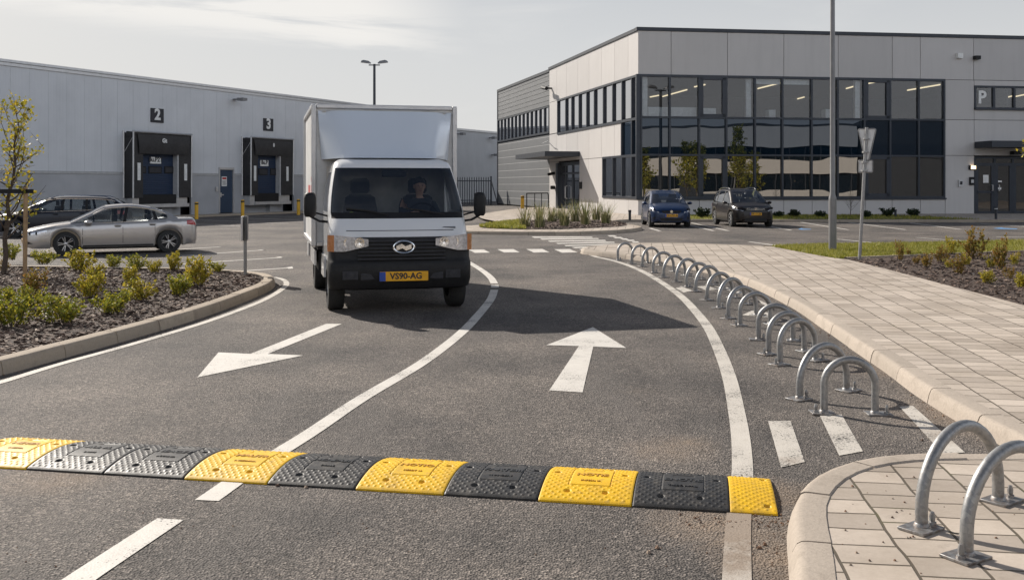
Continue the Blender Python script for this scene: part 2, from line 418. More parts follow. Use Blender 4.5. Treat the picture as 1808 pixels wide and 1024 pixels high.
MAT['white_sign'] = simple('white sign', (0.75, 0.75, 0.73), 0.6)
MAT['red'] = simple('red print', (0.45, 0.03, 0.03), 0.6)
MAT['ink'] = simple('dark print', (0.03, 0.03, 0.035), 0.7)
MAT['plate_yellow'] = simple('number plate yellow', (0.80, 0.40, 0.01), 0.45)
MAT['plate_blue'] = simple('number plate blue', (0.02, 0.07, 0.35), 0.45)
MAT['bark'] = simple('bark', (0.085, 0.065, 0.05), 0.9, 0, 0.35, 25, 0.6, 60)
MAT['wood'] = simple('timber stake', (0.36, 0.24, 0.13), 0.75, 0, 0.2, 14, 0.3, 50)
MAT['leaf_yellow'] = leaf_mat('yellow green leaf', (0.18, 0.18, 0.025), (0.42, 0.37, 0.04), (0.58, 0.42, 0.05))
MAT['leaf_green'] = leaf_mat('green leaf', (0.12, 0.15, 0.022), (0.28, 0.29, 0.035), (0.52, 0.42, 0.045))
MAT['leaf_autumn'] = leaf_mat('autumn leaf', (0.15, 0.14, 0.028), (0.30, 0.22, 0.04), (0.36, 0.17, 0.05))
MAT['leaf_dark'] = leaf_mat('evergreen leaf', (0.012, 0.025, 0.010), (0.022, 0.042, 0.014), (0.04, 0.06, 0.018), 0.15)
MAT['blade'] = leaf_mat('lawn blade', (0.15, 0.165, 0.022), (0.28, 0.275, 0.04), (0.40, 0.35, 0.10))
MAT['reed'] = leaf_mat('tall grass blade', (0.10, 0.12, 0.045), (0.20, 0.20, 0.08), (0.40, 0.34, 0.20))
MAT['soil'] = simple('lawn soil', (0.14, 0.14, 0.04), 0.95, 0, 0.4, 5, obj=False)
MAT['skin'] = simple('skin', (0.45, 0.26, 0.18), 0.55)
MAT['hair'] = simple('dark hair', (0.02, 0.015, 0.012), 0.6)
MAT['cloth'] = simple('dark jacket', (0.03, 0.033, 0.04), 0.85)
MAT['seat'] = simple('seat fabric', (0.03, 0.03, 0.033), 0.85)
SUN = 5.0; EXPO = 0.35; SKY = 0.05
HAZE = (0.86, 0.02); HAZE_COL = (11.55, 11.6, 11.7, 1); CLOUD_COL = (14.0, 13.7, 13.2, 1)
BACK_FILL = (0.9, (18.5, 20.2, 23, 1))  # amount and colour of the fill glow added to the sky behind the camera
# ------------------------------------------------------------------ the setting: ground, kerbs, markings
def inside(p, poly):
    x, y = p[0], p[1]; c = False; j = len(poly)-1
    for i in range(len(poly)):
        xi, yi = poly[i][0], poly[i][1]; xj, yj = poly[j][0], poly[j][1]
        if (yi > y) != (yj > y) and x < (xj-xi)*(y-yi)/(yj-yi)+xi: c = not c
        j = i
    return c
def struct(o, label): return tag(o, label, None, None, 'structure')

g = MB()
xs = [-400, -60, -30, -16, -8, 0, 8, 16, 30, 60, 400]; ys = [-300, -20, -4, 2, 5, 9, 16, 26, 40, 60, 100, 400]
for a, b in zip(xs, xs[1:]):
    for c, d in zip(ys, ys[1:]): g.face((a, c, 0), (b, c, 0), (b, d, 0), (a, d, 0))
struct(g.build('asphalt_road', MAT['asphalt'], weld=True), 'brown grey asphalt road and car park surface')

def kerb(path, h, w=0.19, block=0.9, name='kerb', mat='kerb', label='', slant=0.04):
    prof = [(0.0, 0.0), (slant*0.35, h*0.55), (slant*0.75, h*0.88), (slant*1.15, h*0.975), (slant*1.6, h), (w-0.008, h), (w, h-0.01), (w, 0.0)]
    Nn = normals2(path); L = [0]
    for a, b in zip(path, path[1:]): L.append(L[-1] + (b-a).length)
    tot = L[-1]; nb = max(1, round(tot/block)); rnd = random.Random(len(path))
    def at(s):
        s = min(max(s, 0), tot-1e-6)
        for i in range(len(L)-1):
            if L[i+1] >= s:
                t = (s-L[i])/max(1e-9, L[i+1]-L[i]); n = Nn[i].lerp(Nn[i+1], t).normalized()
                return path[i].lerp(path[i+1], t), n
    mb = MB(); core = MB()
    for k in range(nb):
        s0 = k*tot/nb+0.006; s1 = (k+1)*tot/nb-0.006; R = []
        dz = rnd.uniform(-0.004, 0.004); do = rnd.uniform(-0.004, 0.004)
        m = max(2, int((s1-s0)/0.15))
        for i in range(m+1):
            p, n = at(lerp(s0, s1, i/m))
            R.append([(p.x+n.x*(o+do), p.y+n.y*(o+do), z+(dz if z > h*0.5 else 0)) for o, z in prof])
        mb.rings(R, False); b = len(mb.v); 
        mb.face(*[Vector(q) for q in R[0]]); mb.face(*[Vector(q) for q in reversed(R[-1])])
    R = []
    for p, n in zip(path, Nn): R.append([(p.x+n.x*o, p.y+n.y*o, z) for o, z in ((0.03, 0), (0.055, h-0.022), (w-0.01, h-0.022), (w+0.012, h-0.0085), (w+0.012, 0))])
    core.rings(R, False)
    k = mb.build(name, MAT[mat], smooth=35, weld=True)
    core.build('kerb_bedding', MAT['mortar'], k)
    struct(k, label); return k

# right footway
RP = smooth_path([(6.6, 25.85), (5.2, 26.95), (4.13, 27.4), (3.0, 26.95), (2.2, 26.1), (1.78, 25.2), (1.72, 24.5), (2.0, 23.8), (2.65, 22.7), (3.35, 20.9), (3.75, 19.2), (3.92, 17.5), (3.97, 15.9), (3.87, 13.7), (3.67, 11.7), (3.52, 10.3), (3.38, 8.96), (3.26, 8.0), (3.2, 7.15), (3.19, 6.5), (3.2, 5.93)], 0.14)
kerb(RP, 0.12, label='pale sandstone kerb along the right footway')
BP = smooth_path([(3.38, 5.93), (2.85, 5.925), (2.40, 5.90), (2.06, 5.80), (1.78, 5.60), (1.57, 5.34), (1.41, 5.04), (1.31, 4.74), (1.20, 4.3), (1.09, 3.9), (0.95, 3.3), (0.8, 2.6), (0.68, 1.5)], 0.06)
kerb(BP, 0.118, block=0.75, label='rounded sandstone kerb of the near footway corner', slant=0.05)
inR = [p for p in offset_path(RP, 0.10)]; inB = [p for p in offset_path(BP, 0.10)]
EDGE = [(6.6, 1.5), (6.6, 8), (6.77, 13.1), (6.86, 14.65), (6.96, 16.56), (7.07, 18.2), (7.18, 21.15), (6.98, 21.9), (6.85, 23.5), (6.72, 25.7)]
pv = MB(); pv.sheet([(p[0], p[1]) for p in EDGE] + [(p.x, p.y) for p in inR[:-1]] + [(3.32, 5.84)] + [(p.x, p.y) for p in inB], 0.112)
struct(pv.build('paved_footway', MAT['paving']), 'tan concrete paver footway on the right')
# edging between footway and beds, lawn and mulch on the right
def flat_edging(pts, w, z0, z1, name, label, mat='kerb_grey'):
    P = smooth_path(pts, 0.3); A = offset_path(P, w/2); B = offset_path(P, -w/2); mb = MB()
    mb.rings([[(b.x, b.y, z0), (b.x, b.y, z1), (a.x, a.y, z1), (a.x, a.y, z0)] for a, b in zip(A, B)], False)
    return struct(mb.build(name, MAT[mat]), label)
flat_edging([(7.25, 21.55), (9.1, 22.4), (12.3, 23.8), (20, 27)], 0.07, 0, 0.135, 'lawn_edging', 'thin concrete edging between lawn and bark mulch')
LAWN = [(7.02, 21.5), (9.1, 22.4), (12.3, 23.8), (20, 27), (22, 29.8), (14.6, 28.3), (11.0, 27.05), (8.07, 26.4), (6.74, 25.8), (6.87, 23.5)]
lm = MB(); lm.sheet(LAWN, 0.105); struct(lm.build('lawn', MAT['soil']), 'bright lawn wedge beside the lamp post')
flat_edging([(6.62, 25.95), (8.07, 26.47), (11, 27.12), (14.6, 28.37), (22, 29.9)], 0.12, 0, 0.12, 'lawn_kerb', 'low kerb at the back of the lawn')
RBED = [(6.6, 1.5), (6.6, 8), (6.77, 13.1), (6.86, 14.65), (6.96, 16.56), (7.07, 18.2), (7.18, 21.4), (9.1, 22.4), (12.3, 23.8), (20, 27), (34, 30), (34, 1.5)]
mm = MB(); mm.sheet(RBED, 0.104); struct(mm.build('mulch_bed', MAT['mulch']), 'bark mulch bed on the right behind the footway')

# left island
LP = smooth_path([(-5.6, 5.4), (-5.05, 7.2), (-4.57, 8.84), (-4.40, 9.75), (-4.17, 11.1), (-3.97, 12.7), (-3.90, 14.1), (-3.88, 15.2), (-3.90, 16.0), (-4.02, 16.85), (-4.32, 17.6), (-4.8, 18.15), (-5.4, 18.5), (-6.4, 18.85), (-9, 19.35), (-16, 20.2), (-24, 21.0)], 0.14)
kerb(LP, 0.13, mat='kerb_grey', label='grey concrete kerb round the left mulch bed', slant=0.03)
inL = offset_path(LP, 0.12)
LBED = [(p.x, p.y) for p in inL] + [(-24, 5.4)]
mm = MB(); mm.sheet(LBED, 0.10); struct(mm.build('mulch_bed', MAT['mulch']), 'bark mulch bed on the left with yellow green shrubs')

# far island and entrance footway
FP = smooth_path([(-2.5, 37.2), (-2.55, 36.0), (-2.1, 34.9), (-1.2, 34.15), (0.1, 33.7), (1.72, 33.65), (2.83, 34.1), (4.07, 35.4), (4.80, 37.0), (5.0, 38.5), (4.75, 40.6), (4.55, 42.6), (4.7, 44.5), (5.3, 45.45), (7, 45.5), (14, 45.45), (22, 45.4), (34, 45.4)], 0.25)
kerb(FP, 0.12, mat='kerb_grey', label='concrete kerb round the planted island and along the office front')
inF = offset_path(FP, 0.1)
ff = MB(); ff.sheet([(p.x, p.y) for p in inF] + [(34, 58), (6.5, 53.5), (2.5, 72), (0.82, 70), (-0.6, 62), (-2.0, 52.8), (-1.4, 47), (-0.6, 43), (-1.0, 40), (-2.1, 38.3)], 0.11)
struct(ff.build('entrance_footway', MAT['paving']), 'pale paving round the far island and office entrance')
FBED = GL([(847, 401), (880, 404), (966, 405), (1049, 402.5), (1104, 398.3), (1086, 391.5), (1000, 388.5), (925, 390.5), (870, 396)], 0.115)
FBED = [(p.x, p.y) for p in smooth_path(FBED, 0.3, True)][:-1]
mm = MB(); mm.sheet(FBED, 0.125); struct(mm.build('mulch_bed', MAT['mulch']), 'far island bark bed with tall grasses')
STRIP = [(7.3, 45.75), (14, 45.7), (21.6, 45.65), (20.0, 52.2), (7.8, 52.3)]
mm = MB(); mm.sheet(STRIP, 0.125); struct(mm.build('lawn', MAT['soil']), 'dark lawn strip along the office front')
ap = MB(); 
apl = [(-32.5, 25), (-7.9, 72.8), (-6.6, 72.2), (-31.2, 24.4)]
ap.prism(apl, 0, 0.09); struct(ap.build('loading_apron', MAT['kerb_grey']), 'narrow concrete apron at the foot of the warehouse')

# painted markings (thin sheets just above the asphalt)
def strip(path, w, z=0.004):
    P = smooth_path(path, 0.2) if len(path) > 2 else [Vector(p) for p in path]
    A = offset_path(P, w/2); B = offset_path(P, -w/2); mb = MB()
    mb.rings([[(b.x, b.y, z), (a.x, a.y, z)] for a, b in zip(A, B)], False)
    mb.f = [q[::-1] for q in mb.f]
    return mb
def zoomed(ox, oy, k, pts): return [(ox+a/k, oy+b/k) for a, b in pts]
def marking(mb, name, label, mat='paint'): return struct(mb.build(name, MAT[mat], recalc=False), label)
cl = MB()
cl.add(strip(GL([(823, 460.5), (850, 477), (866, 490), (873, 501)]), 0.13))
cl.add(strip(GL([(873.5, 503.5), (874, 508)]), 0.13))
cl.add(strip(GL([(873, 512), (866, 529.5), (844, 557), (812, 590), (745, 641), (640, 703), (552, 762), (470, 813)]), 0.125))
cl.add(strip(GL([(440, 830), (416, 848), (365, 884)]), 0.135))
cl.add(strip(GL([(301, 917), (139, 1024), (60, 1080)]), 0.145))
marking(cl, 'centre_line', 'white curving centre line between the two lanes')
rl = MB()
rl.add(strip(GL([(1036, 440.5), (1033, 445), (1049, 452.7), (1076.5, 459), (1104, 467), (1132, 478.4), (1159.5, 493.6), (1187, 511.6), (1209, 529.5), (1234, 557), (1253, 583), (1273, 625.5), (1289, 671.6), (1301, 730), (1308, 776), (1311, 835), (1307, 880), (1303, 936), (1301, 1024), (1300, 1090)]), 0.125))
marking(rl, 'edge_line', 'worn white edge line beside the bike hoops', 'paint_worn')
ll = MB()
ll.add(strip(GL([(-60, 692), (0, 675.6), (106, 643), (212, 614), (318.6, 583), (389, 560), (460, 532.6), (495.6, 512.7), (506, 501.5), (500, 494), (484, 489.5)]), 0.095))
marking(ll, 'edge_line', 'white edge line curving round the left kerb', 'paint_worn')
def polymark(polys, name, label, mat='paint', z=0.004):
    mb = MB()
    for P in polys: mb.sheet(GL(P), z)
    return marking(mb, name, label, mat)
A1 = zoomed(330, 560, 5.479, [(100, 585), (305, 343), (615, 357), (1350, 65), (1500, 67), (780, 358), (1125, 372)])
polymark([A1], 'road_arrow', 'white arrow pointing towards the left lane exit')
A2 = zoomed(920, 560, 6.027, [(765, 108), (1120, 330), (768, 316), (655, 802), (300, 782), (615, 310), (270, 300)])
polymark([A2], 'road_arrow', 'white arrow pointing up the right lane, tip in the truck shadow')
z6 = lambda pts: zoomed(1050, 420, 2.385, pts)
for P, lb in (([(730, 772), (825, 772), (885, 945), (785, 968)], 'worn white bar nearest the edge line and speed bump'), ([(948, 750), (1040, 745), (1130, 900), (1030, 918)], 'worn white bar below the nearest road hoop'), ([(1283, 712), (1340, 708), (1560, 905), (1465, 908)], 'worn white bar by the footway kerb corner')):
    polymark([z6(P)], 'hatch_bar', lb, 'paint_worn')
polymark([z6([(340, 212), (370, 207), (410, 222), (375, 231)]), z6([(428, 206), (470, 202), (520, 218), (470, 222)]), z6([(500, 203), (585, 212), (640, 238), (600, 236), (560, 222)]), z6([(620, 326), (665, 306), (745, 318), (742, 337)]), z6([(690, 262), (722, 276), (738, 292), (704, 280)])], 'hatch_bar', 'white hatch patches under the row of hoops', 'paint_worn')
z5 = lambda pts: zoomed(800, 300, 3.616, pts)
polymark([z5(P) for P in ([(500, 427), (885, 428), (893, 434), (518, 435)], [(555, 440), (925, 437), (933, 442), (568, 446)], [(605, 454), (970, 448), (978, 455), (618, 460)], [(655, 468), (1025, 459), (1035, 466), (670, 474)], [(710, 482), (1075, 471), (1085, 477), (720, 488)], [(755, 494), (900, 489), (905, 494), (780, 501)], [(805, 507), (885, 503), (858, 515), (822, 516)])], 'zebra_crossing', 'white zebra crossing between the far island and footway')
polymark([z5(P) for P in ([(985, 419), (1030, 419), (1048, 427), (1000, 427)], [(1020, 430), (1072, 430), (1090, 437), (1035, 437)], [(1065, 440), (1105, 438), (1125, 447), (1085, 447)], [(1100, 449), (1150, 447), (1165, 455), (1120, 455)], [(1140, 460), (1180, 458), (1190, 466), (1150, 466)])], 'crossing_dashes', 'short white dashes beside the zebra crossing')
polymark([z5(P) for P in ([(97, 511), (195, 509), (235, 529), (140, 531)], [(283, 508), (385, 507), (425, 527), (325, 529)], [(468, 507), (570, 506), (615, 527), (515, 529)], [(645, 508), (745, 507), (795, 527), (695, 530)], [(-90, 513), (5, 511), (45, 531), (-50, 533)])], 'give_way_dashes', 'row of white give way blocks across the lane')
z4 = lambda pts: zoomed(1380, 350, 4.224, pts)
bl = MB()
for a, b in (((0, 228), (68, 238)), ((140, 180), (495, 236)), ((500, 182), (925, 236)), ((960, 185), (1335, 234)), ((1345, 182), (1850, 217)), ((415, 307), (815, 345)), ((1005, 295), (1520, 331)), ((1600, 290), (2000, 291)), ((-246, 325), (90, 371)), ((1640, 196), (1900, 214))):
    bl.add(strip(GL(z4([a, b])), 0.12))
z3 = lambda pts: zoomed(1110, 310, 6.234, pts)
for a, b in (((640, 540), (935, 610)), ((690, 522), (1100, 610)), ((230, 580), (345, 613)), ((1560, 565), (1785, 605))): bl.add(strip(GL(z3([a, b])), 0.12))
marking(bl, 'bay_lines', 'white parking bay lines in front of the office')
polymark([z4([(122, 233), (150, 224), (160, 229), (222, 231), (215, 235), (150, 236)]), z4([(1575, 226), (1640, 219), (1660, 224), (1760, 228), (1755, 233), (1640, 231)])], 'disabled_bay_symbol', 'blue painted bay symbols in front of the office', 'blue_paint')
z6b = lambda pts: zoomed(330, 360, 6.4, pts)
bl = MB()
for a, b in (((50, 182), (640, 200)), ((50, 228), (610, 256)), ((700, 165), (1300, 188)), ((690, 210), (1150, 222)), ((870, 140), (1290, 150)), ((-90, 517), (375, 487)), ((-200, 598), (890, 522)), ((-100, 684), (1070, 607)), ((300, 782), (1195, 722)), ((820, 520), (895, 524))):
    bl.add(strip(GL(z6b([a, b])), 0.12))
for P in ([(1125, 722), (1190, 712), (1200, 735), (1150, 738)], [(1015, 606), (1060, 600), (1078, 612), (1030, 616)]): bl.sheet(GL(z6b(P)), 0.008)
marking(bl, 'bay_lines', 'white parking bay lines in the left car park')

# ------------------------------------------------------------------ loose stuff
def scatter(poly, n, rnd):
    x0 = min(p[0] for p in poly); x1 = max(p[0] for p in poly); y0 = min(p[1] for p in poly); y1 = max(p[1] for p in poly)
    out = []
    k = 0
    while len(out) < n and k < n*30:
        k += 1
        p = (rnd.uniform(x0, x1), rnd.uniform(y0, y1))
        if inside(p, poly): out.append(p)
    return out
def in_view(p, m=0.4): return abs(p[0]) < 0.5166*p[1] + m
rnd = random.Random(5)
def chips(polys_n, name, label, z=0.1):
    mb = MB()
    for poly, n, s in polys_n:
        for p in scatter(poly, n, rnd):
            if not in_view(p): continue
            M = Matrix.Translation((p[0], p[1], z + rnd.uniform(0.0, 0.02))) @ Matrix.Rotation(rnd.uniform(0, 6.3), 4, 'Z') @ Matrix.Rotation(rnd.uniform(-0.6, 0.6), 4, 'X') @ Matrix.Rotation(rnd.uniform(-0.4, 0.4), 4, 'Y')
            l = s*rnd.uniform(0.5, 1.5); w = s*rnd.uniform(0.2, 0.6)
            mb.box(-l/2, l/2, -w/2, w/2, -0.006, 0.006, M)
    return tag(mb.build(name, MAT['chips']), label, 'mulch', None, 'stuff')
LB_near = [p for p in LBED if p[1] < 21]
chips([([q for q in LB_near if q[0] > -20], 17000, 0.055)], 'bark_mulch', 'brown bark chips covering the left bed')
RB_near = [(6.6, 8)] + RBED[2:-2] + [(16, 16), (12, 8)]
chips([(RB_near, 7500, 0.06)], 'bark_mulch', 'brown bark chips covering the right bed', 0.104)
chips([(FBED, 2500, 0.09)], 'bark_mulch', 'brown bark chips on the far island', 0.125)
def blades(poly, n, name, label, z, hh, mat='blade', w=0.008):
    mb = MB()
    for p in scatter(poly, n, rnd):
        if not in_view(p, 1): continue
        a = rnd.uniform(0, 6.3); h = hh*rnd.uniform(0.5, 1.3); l = rnd.uniform(-0.6, 0.6)*h; q = rnd.uniform(-0.6, 0.6)*h
        dx, dy = w*cos(a), w*sin(a)
        mb.face((p[0]-dx, p[1]-dy, z), (p[0]+dx, p[1]+dy, z), (p[0]+l, p[1]+q, z+h))
    return tag(mb.build(name, MAT[mat]), label, 'grass', None, 'stuff')
blades([q for q in LAWN if q[0] < 19.5], 26000, 'grass', 'short sunny grass beside the lamp post', 0.105, 0.075, w=0.011)
blades(STRIP, 5000, 'grass', 'short grass along the foot of the office', 0.125, 0.09, w=0.02)
blades([p for p in FBED if p[0] < 0.7], 3500, 'ground_cover', 'low green ground cover at the left tip of the far island', 0.125, 0.12, 'blade', 0.03)
# gravel and leaves by the bump and along kerbs
mb = MB()
def stone(x, y, s, z=0.0):
    b = []
    for k in range(6):
        a = k*pi/3 + rnd.uniform(-.3, .3); r = s*rnd.uniform(.7, 1.2); b.append((x+r*cos(a), y+r*sin(a), z+s*rnd.uniform(.05, .3)))
    t = [(x+(q[0]-x)*.5, y+(q[1]-y)*.5, z+s*rnd.uniform(.7, 1.1)) for q in b]
    mb.rings([b, t], True, False, True)
for i in range(85):
    t = rnd.random(); px = lerp(1190, 1400, t**.7); stone(*G(px+rnd.gauss(0, 6), 912+rnd.gauss(6, 7)+ (px-1190)*.02), rnd.uniform(.003, .009))
for i in range(25): stone(*G(rnd.gauss(1372, 8), rnd.uniform(925, 1000)), rnd.uniform(.003, .006))
for i in range(260):
    p = rnd.choice(RP[40:]); n = 0.02+abs(rnd.gauss(0, .05)); stone(p.x-n, p.y+rnd.uniform(-.1, .1), rnd.uniform(.003, .010))
for i in range(90):
    p = rnd.choice(LP[10:75]); n = 0.02+abs(rnd.gauss(0, .05)); stone(p.x+n, p.y+rnd.uniform(-.1, .1), rnd.uniform(.004, .010))
for i in range(60): stone(*G(rnd.uniform(0, 1380), rnd.uniform(900, 1020)), rnd.uniform(.002, .006))
for px, py in ((1628, 778), (1145, 976), (1160, 968), (490, 858), (540, 861), (1340, 968), (1350, 962)): stone(*G(px, py), 0.014)
for i in range(40):
    p = G(rnd.uniform(1480, 1800), rnd.uniform(830, 1020), .112); stone(p[0], p[1], rnd.uniform(.003, .008), .112)
tag(mb.build('gravel', MAT['stones']), 'loose brown pebbles by the speed bump and kerbs', 'gravel', None, 'stuff')
# ------------------------------------------------------------------ buildings
class Face:
    """a wall plane: origin, direction along it, outward normal"""
    def __init__(s, O, P):
        s.O = Vector(O); s.u = (Vector(P)-s.O); s.L = s.u.length; s.u.normalize()
        n = Vector((s.u.y, -s.u.x)); s.n = n if n.dot(-s.O) > 0 else -n
    def s(s_, px):
        k = (px-CX)/F; u = s_.u; return (k*s_.O.y - s_.O.x)/(u.x - k*u.y)
    def sz(s_, px, py):
        a = s_.s(px); Y = s_.O.y + a*s_.u.y; return a, EYE + (HY-py)*Y/F
    def z(s_, px, py): return s_.sz(px, py)[1]
    def p(s_, s, d, z):
        q = s_.O + s_.u*s + s_.n*d; return Vector((q.x, q.y, z))
    def M(s_, s, d, z):
        """local frame: x along the wall as seen from outside (left to right), y up, z out of the wall"""
        r = Vector((-s_.n.y, s_.n.x)); q = s_.p(s, d, z)
        return Matrix(((r.x, 0, s_.n.x, q.x), (r.y, 0, s_.n.y, q.y), (0, 1, 0, q.z), (0, 0, 0, 1)))
    def box(s_, mb, s0, s1, d0, d1, z0, z1):
        b = len(mb.v)
        mb.v += [tuple(s_.p(s, d, z)) for z in (z0, z1) for d in (d0, d1) for s in (s0, s1)]
        q = ((0,2,3,1),(4,5,7,6),(0,1,5,4),(2,6,7,3),(0,4,6,2),(1,3,7,5))
        mb.f += [tuple(b+i for i in f) for f in q]
def panels(mb, face, rects, d0=-0.05, d1=0.0, gap=0.014):
    for a, b, c, d in rects: face.box(mb, min(a, b)+gap, max(a, b)-gap, d0, d1, c+gap, d-gap)

# ---- office
P0 = (6.69, 52.5); P1 = (2.66, 70.5); P2 = (-1.28, 86.0); PR = (6.69+40*0.99, 52.5+40*0.142)
FR = Face(P0, PR); FL = Face(P0, P1); FG = Face(P1, P2)
office = thing('office_building', 'two storey cream panelled office with wrap around dark glazing and grey ribbed rear wing', 'office building', (P0[0], P0[1], 0))
def part(mb, name, mat, parent=office, **k):
    k.setdefault('recalc', True); return mb.build(name, MAT[mat], parent, world=True, **k)
HT = 10.0; Z1, Z2, Z3, Z4 = 1.04, 3.30, 5.30, 7.52
sR = FR.s
jf = [sR(x) for x in (1127, 1185, 1284.6, 1384, 1480, 1575.5, 1625, 1719)] + [33.5, 37, 40]
w = MB()
panels(w, FR, [(a, b, Z4+0.02, HT-0.12) for a, b in zip(jf, jf[1:])])
jb = [sR(x) for x in (1127, 1235, 1284, 1384, 1434, 1528, 1575, 1625, 1669)]
panels(w, FR, [(a, b, 0.1, Z1-0.05) for a, b in zip(jb, jb[1:])])
sG = sR(1669); sP = sR(1720)
zP0, zP1 = FR.z(1740, 193), FR.z(1740, 152)
za, zb = FR.z(1700, 212), FR.z(1700, 275)
panels(w, FR, [(sG, sP, za, Z4+.02), (sG, sP, zb, za), (sG, sP, 0.1, zb)])
sD1 = sR(1828)
panels(w, FR, [(sP, 34, zP1, Z4+.02), (sP, 34, za, zP0), (sP, 34, zb, za), (34, 37, za, Z4+.02), (37, 40, za, Z4+.02), (34, 37, zb, za), (37, 40, zb, za), (sD1, 34, .1, zb), (34, 37, .1, zb), (37, 40, .1, zb)])
# left facade panels
sL = FL.s
jl = [0.0] + [sL(x) for x in (1109, 1085, 1062, 1040, 1020, 1000, 983)] + [FL.L]
panels(w, FL, [(a, b, Z4+0.02, HT-0.12) for a, b in zip(jl, jl[1:])])
sS = sL(985); sM = sL(1098); sB = sL(1065); d0, d1 = sL(1023), sL(986)
ZD = 3.32
panels(w, FL, [(sS, FL.L, Z3, Z4+.02)])
jm = [sM] + [sL(x) for x in (1085, 1062, 1040, 1020, 1000, 983)] + [FL.L]
panels(w, FL, [(a, b, Z2+.02, Z3-.03) for a, b in zip(jm, jm[1:])])
jn = [sB] + [sL(x) for x in (1040,)] + [d0]
panels(w, FL, [(a, b, 0.1, Z2+.02) for a, b in zip(jn, jn[1:])])
panels(w, FL, [(d1, FL.L, 0.1, Z2+.02), (d1, d0, ZD, Z2+.02) if ZD < Z2 else (d0, d1, Z2-.01, Z2+.02)])
jq = [0.0] + [sL(x) for x in (1109, 1085)] + [sB]
panels(w, FL, [(a, b, 0.1, Z1-.05) for a, b in zip(jq, jq[1:])])
part(w, 'wall', 'white_panel', bevel=0)
# dark backing that shows in the panel joints
bk = MB(); D = -0.30
for F_, a, b, c, d in ((FR, 0.06, 40, Z4, HT-.1), (FR, 0.06, sG, 0, Z1-.02), (FR, sG, sP, 0, Z4), (FR, sP, 40, zP1, Z4), (FR, sP, 40, zb, zP0), (FR, sD1, 40, 0, zb), (FR, 36, 40, zP0, zP1),
                      (FL, 0.06, FL.L, Z4, HT-.1), (FL, sS, FL.L, Z3-.05, Z4), (FL, sM, FL.L, Z2, Z3-.05), (FL, sB, d0, 0, Z2), (FL, d1, FL.L, 0, Z2), (FL, 0.06, sB, 0, Z1-.02)):
    F_.box(bk, a, b, D, -0.055, c, d)
part(bk, 'backing_wall', 'joint')
# parapet coping, roof, far walls
cp = MB(); FR.box(cp, -0.1, 40, -0.4, 0.06, HT-0.12, HT+0.06); FL.box(cp, 0.45, FL.L+0.1, -0.4, 0.06, HT-0.122, HT+0.058)
part(cp, 'parapet_coping', 'dark_trim')
rf = MB(); bL = [FR.p(0.2, -0.3, 0), FR.p(40, -0.3, 0), FR.p(40, -34, 0), FL.p(FG.L+FL.L, -34, 0), FG.p(FG.L, -0.3, 0), FL.p(FL.L, -0.3, 0)]
rf.prism([(p.x, p.y) for p in bL], HT-0.35, HT-0.2); part(rf, 'roof', 'joint')
bw = MB(); a = FR.p(40, 0, 0); b = FR.p(40, -34, 0); c = FL.p(FG.L+FL.L, -34, 0); d = FG.p(FG.L, -.06, 0)
for p, q in ((a, b), (b, c), (c, d)): bw.face((p.x, p.y, 0), (q.x, q.y, 0), (q.x, q.y, HT-.21), (p.x, p.y, HT-.21))
part(bw, 'rear_wall', 'joint')
# upper floor interior: slab, ceiling, back wall, strip lights
it = MB()
FR.box(it, 0.5, 39.5, -12, -0.35, 4.3, Z3-0.15)
part(it, 'floor_slab', 'room')
it = MB(); FR.box(it, 0.4, 39.5, -12, -0.2, Z4+0.0, Z4+0.1); part(it, 'ceiling', 'ceiling')
it = MB(); FR.box(it, 0.4, 39.5, -12.2, -12.0, 0.1, Z4); FR.box(it, 21.5, 21.6, -12, -0.4, 0.1, Z4); part(it, 'partition_wall', 'room')
it = MB(); FR.box(it, 0.4, 39.5, -12, -0.3, 0.05, 0.2); part(it, 'ground_floor', 'room')
cw = MB()
for px in (1325, 1518, 1141):
    cw = MB(); s_ = sR(px); FR.box(cw, s_-0.14, s_+0.14, -0.45, -0.25, Z3-.1, Z4); part(cw, 'column', 'room_white')
bl_ = MB()
for a, b in ((1334, 1380), (1382, 1432)): FR.box(bl_, sR(a), sR(b), -0.22, -0.2, Z4-0.36, Z4)
part(bl_, 'roller_blind', 'room_white')
def light_strip(pxa, pya, pxb, pyb):
    """a ceiling strip seen from pixel a to b, hung just under the upper ceiling"""
    zc = Z4 - 0.06; Q = []
    for px, py in ((pxa, pya), (pxb, pyb)):
        Y = (zc-EYE)*F/(HY-py); Q.append(Vector(((px-CX)*Y/F, Y, zc)))
    mb = MB(); mb.tube(Q, 0.04, 4); part(mb, 'ceiling_light', 'strip_light')
for q in ((1147, 172, 1163, 169), (1170, 171, 1213, 159), (1226, 154, 1245, 150), (1338, 157, 1378, 147), (1405, 176, 1420, 172), (1494, 157, 1515, 151), (1528, 149, 1547, 145), (1602, 160, 1660, 150), (1757, 187, 1781, 183), (1772, 174, 1788, 170), (1793, 171, 1812, 167)):
    light_strip(*q)
# glazing: curtain wall frame with each pane its own child
fr = MB(); t = 0.05
cols = [sR(x) for x in (1132, 1182.5, 1234.5, 1282.5, 1333, 1381.4, 1433, 1479, 1526, 1571.6, 1622, 1667)]
for s_ in cols: FR.box(fr, s_-t, s_+t, -0.16, 0.05, Z1, Z4)
for z_ in (Z1, Z2, Z3, Z4): FR.box(fr, -0.04, cols[-1]+t, -0.165, 0.047, z_-(0.08 if z_ in (Z1, Z4) else t), z_+t)
FR.box(fr, -0.05, cols[-1]+0.1, -.1, 0.1, Z1-0.13, Z1-0.05)
for a, b in ((2, 3), (8, 9)):
    for c, d in ((Z3, Z4), (Z1, Z2)):
        s0, s1 = cols[a], cols[b]
        for r in ((s0, s0+.22, c, d), (s1-.22, s1, c, d), (s0, s1, c, c+.2), (s0, s1, d-.2, d)): FR.box(fr, r[0], r[1], -0.12, 0.042, r[2]+.004, r[3]-.004)
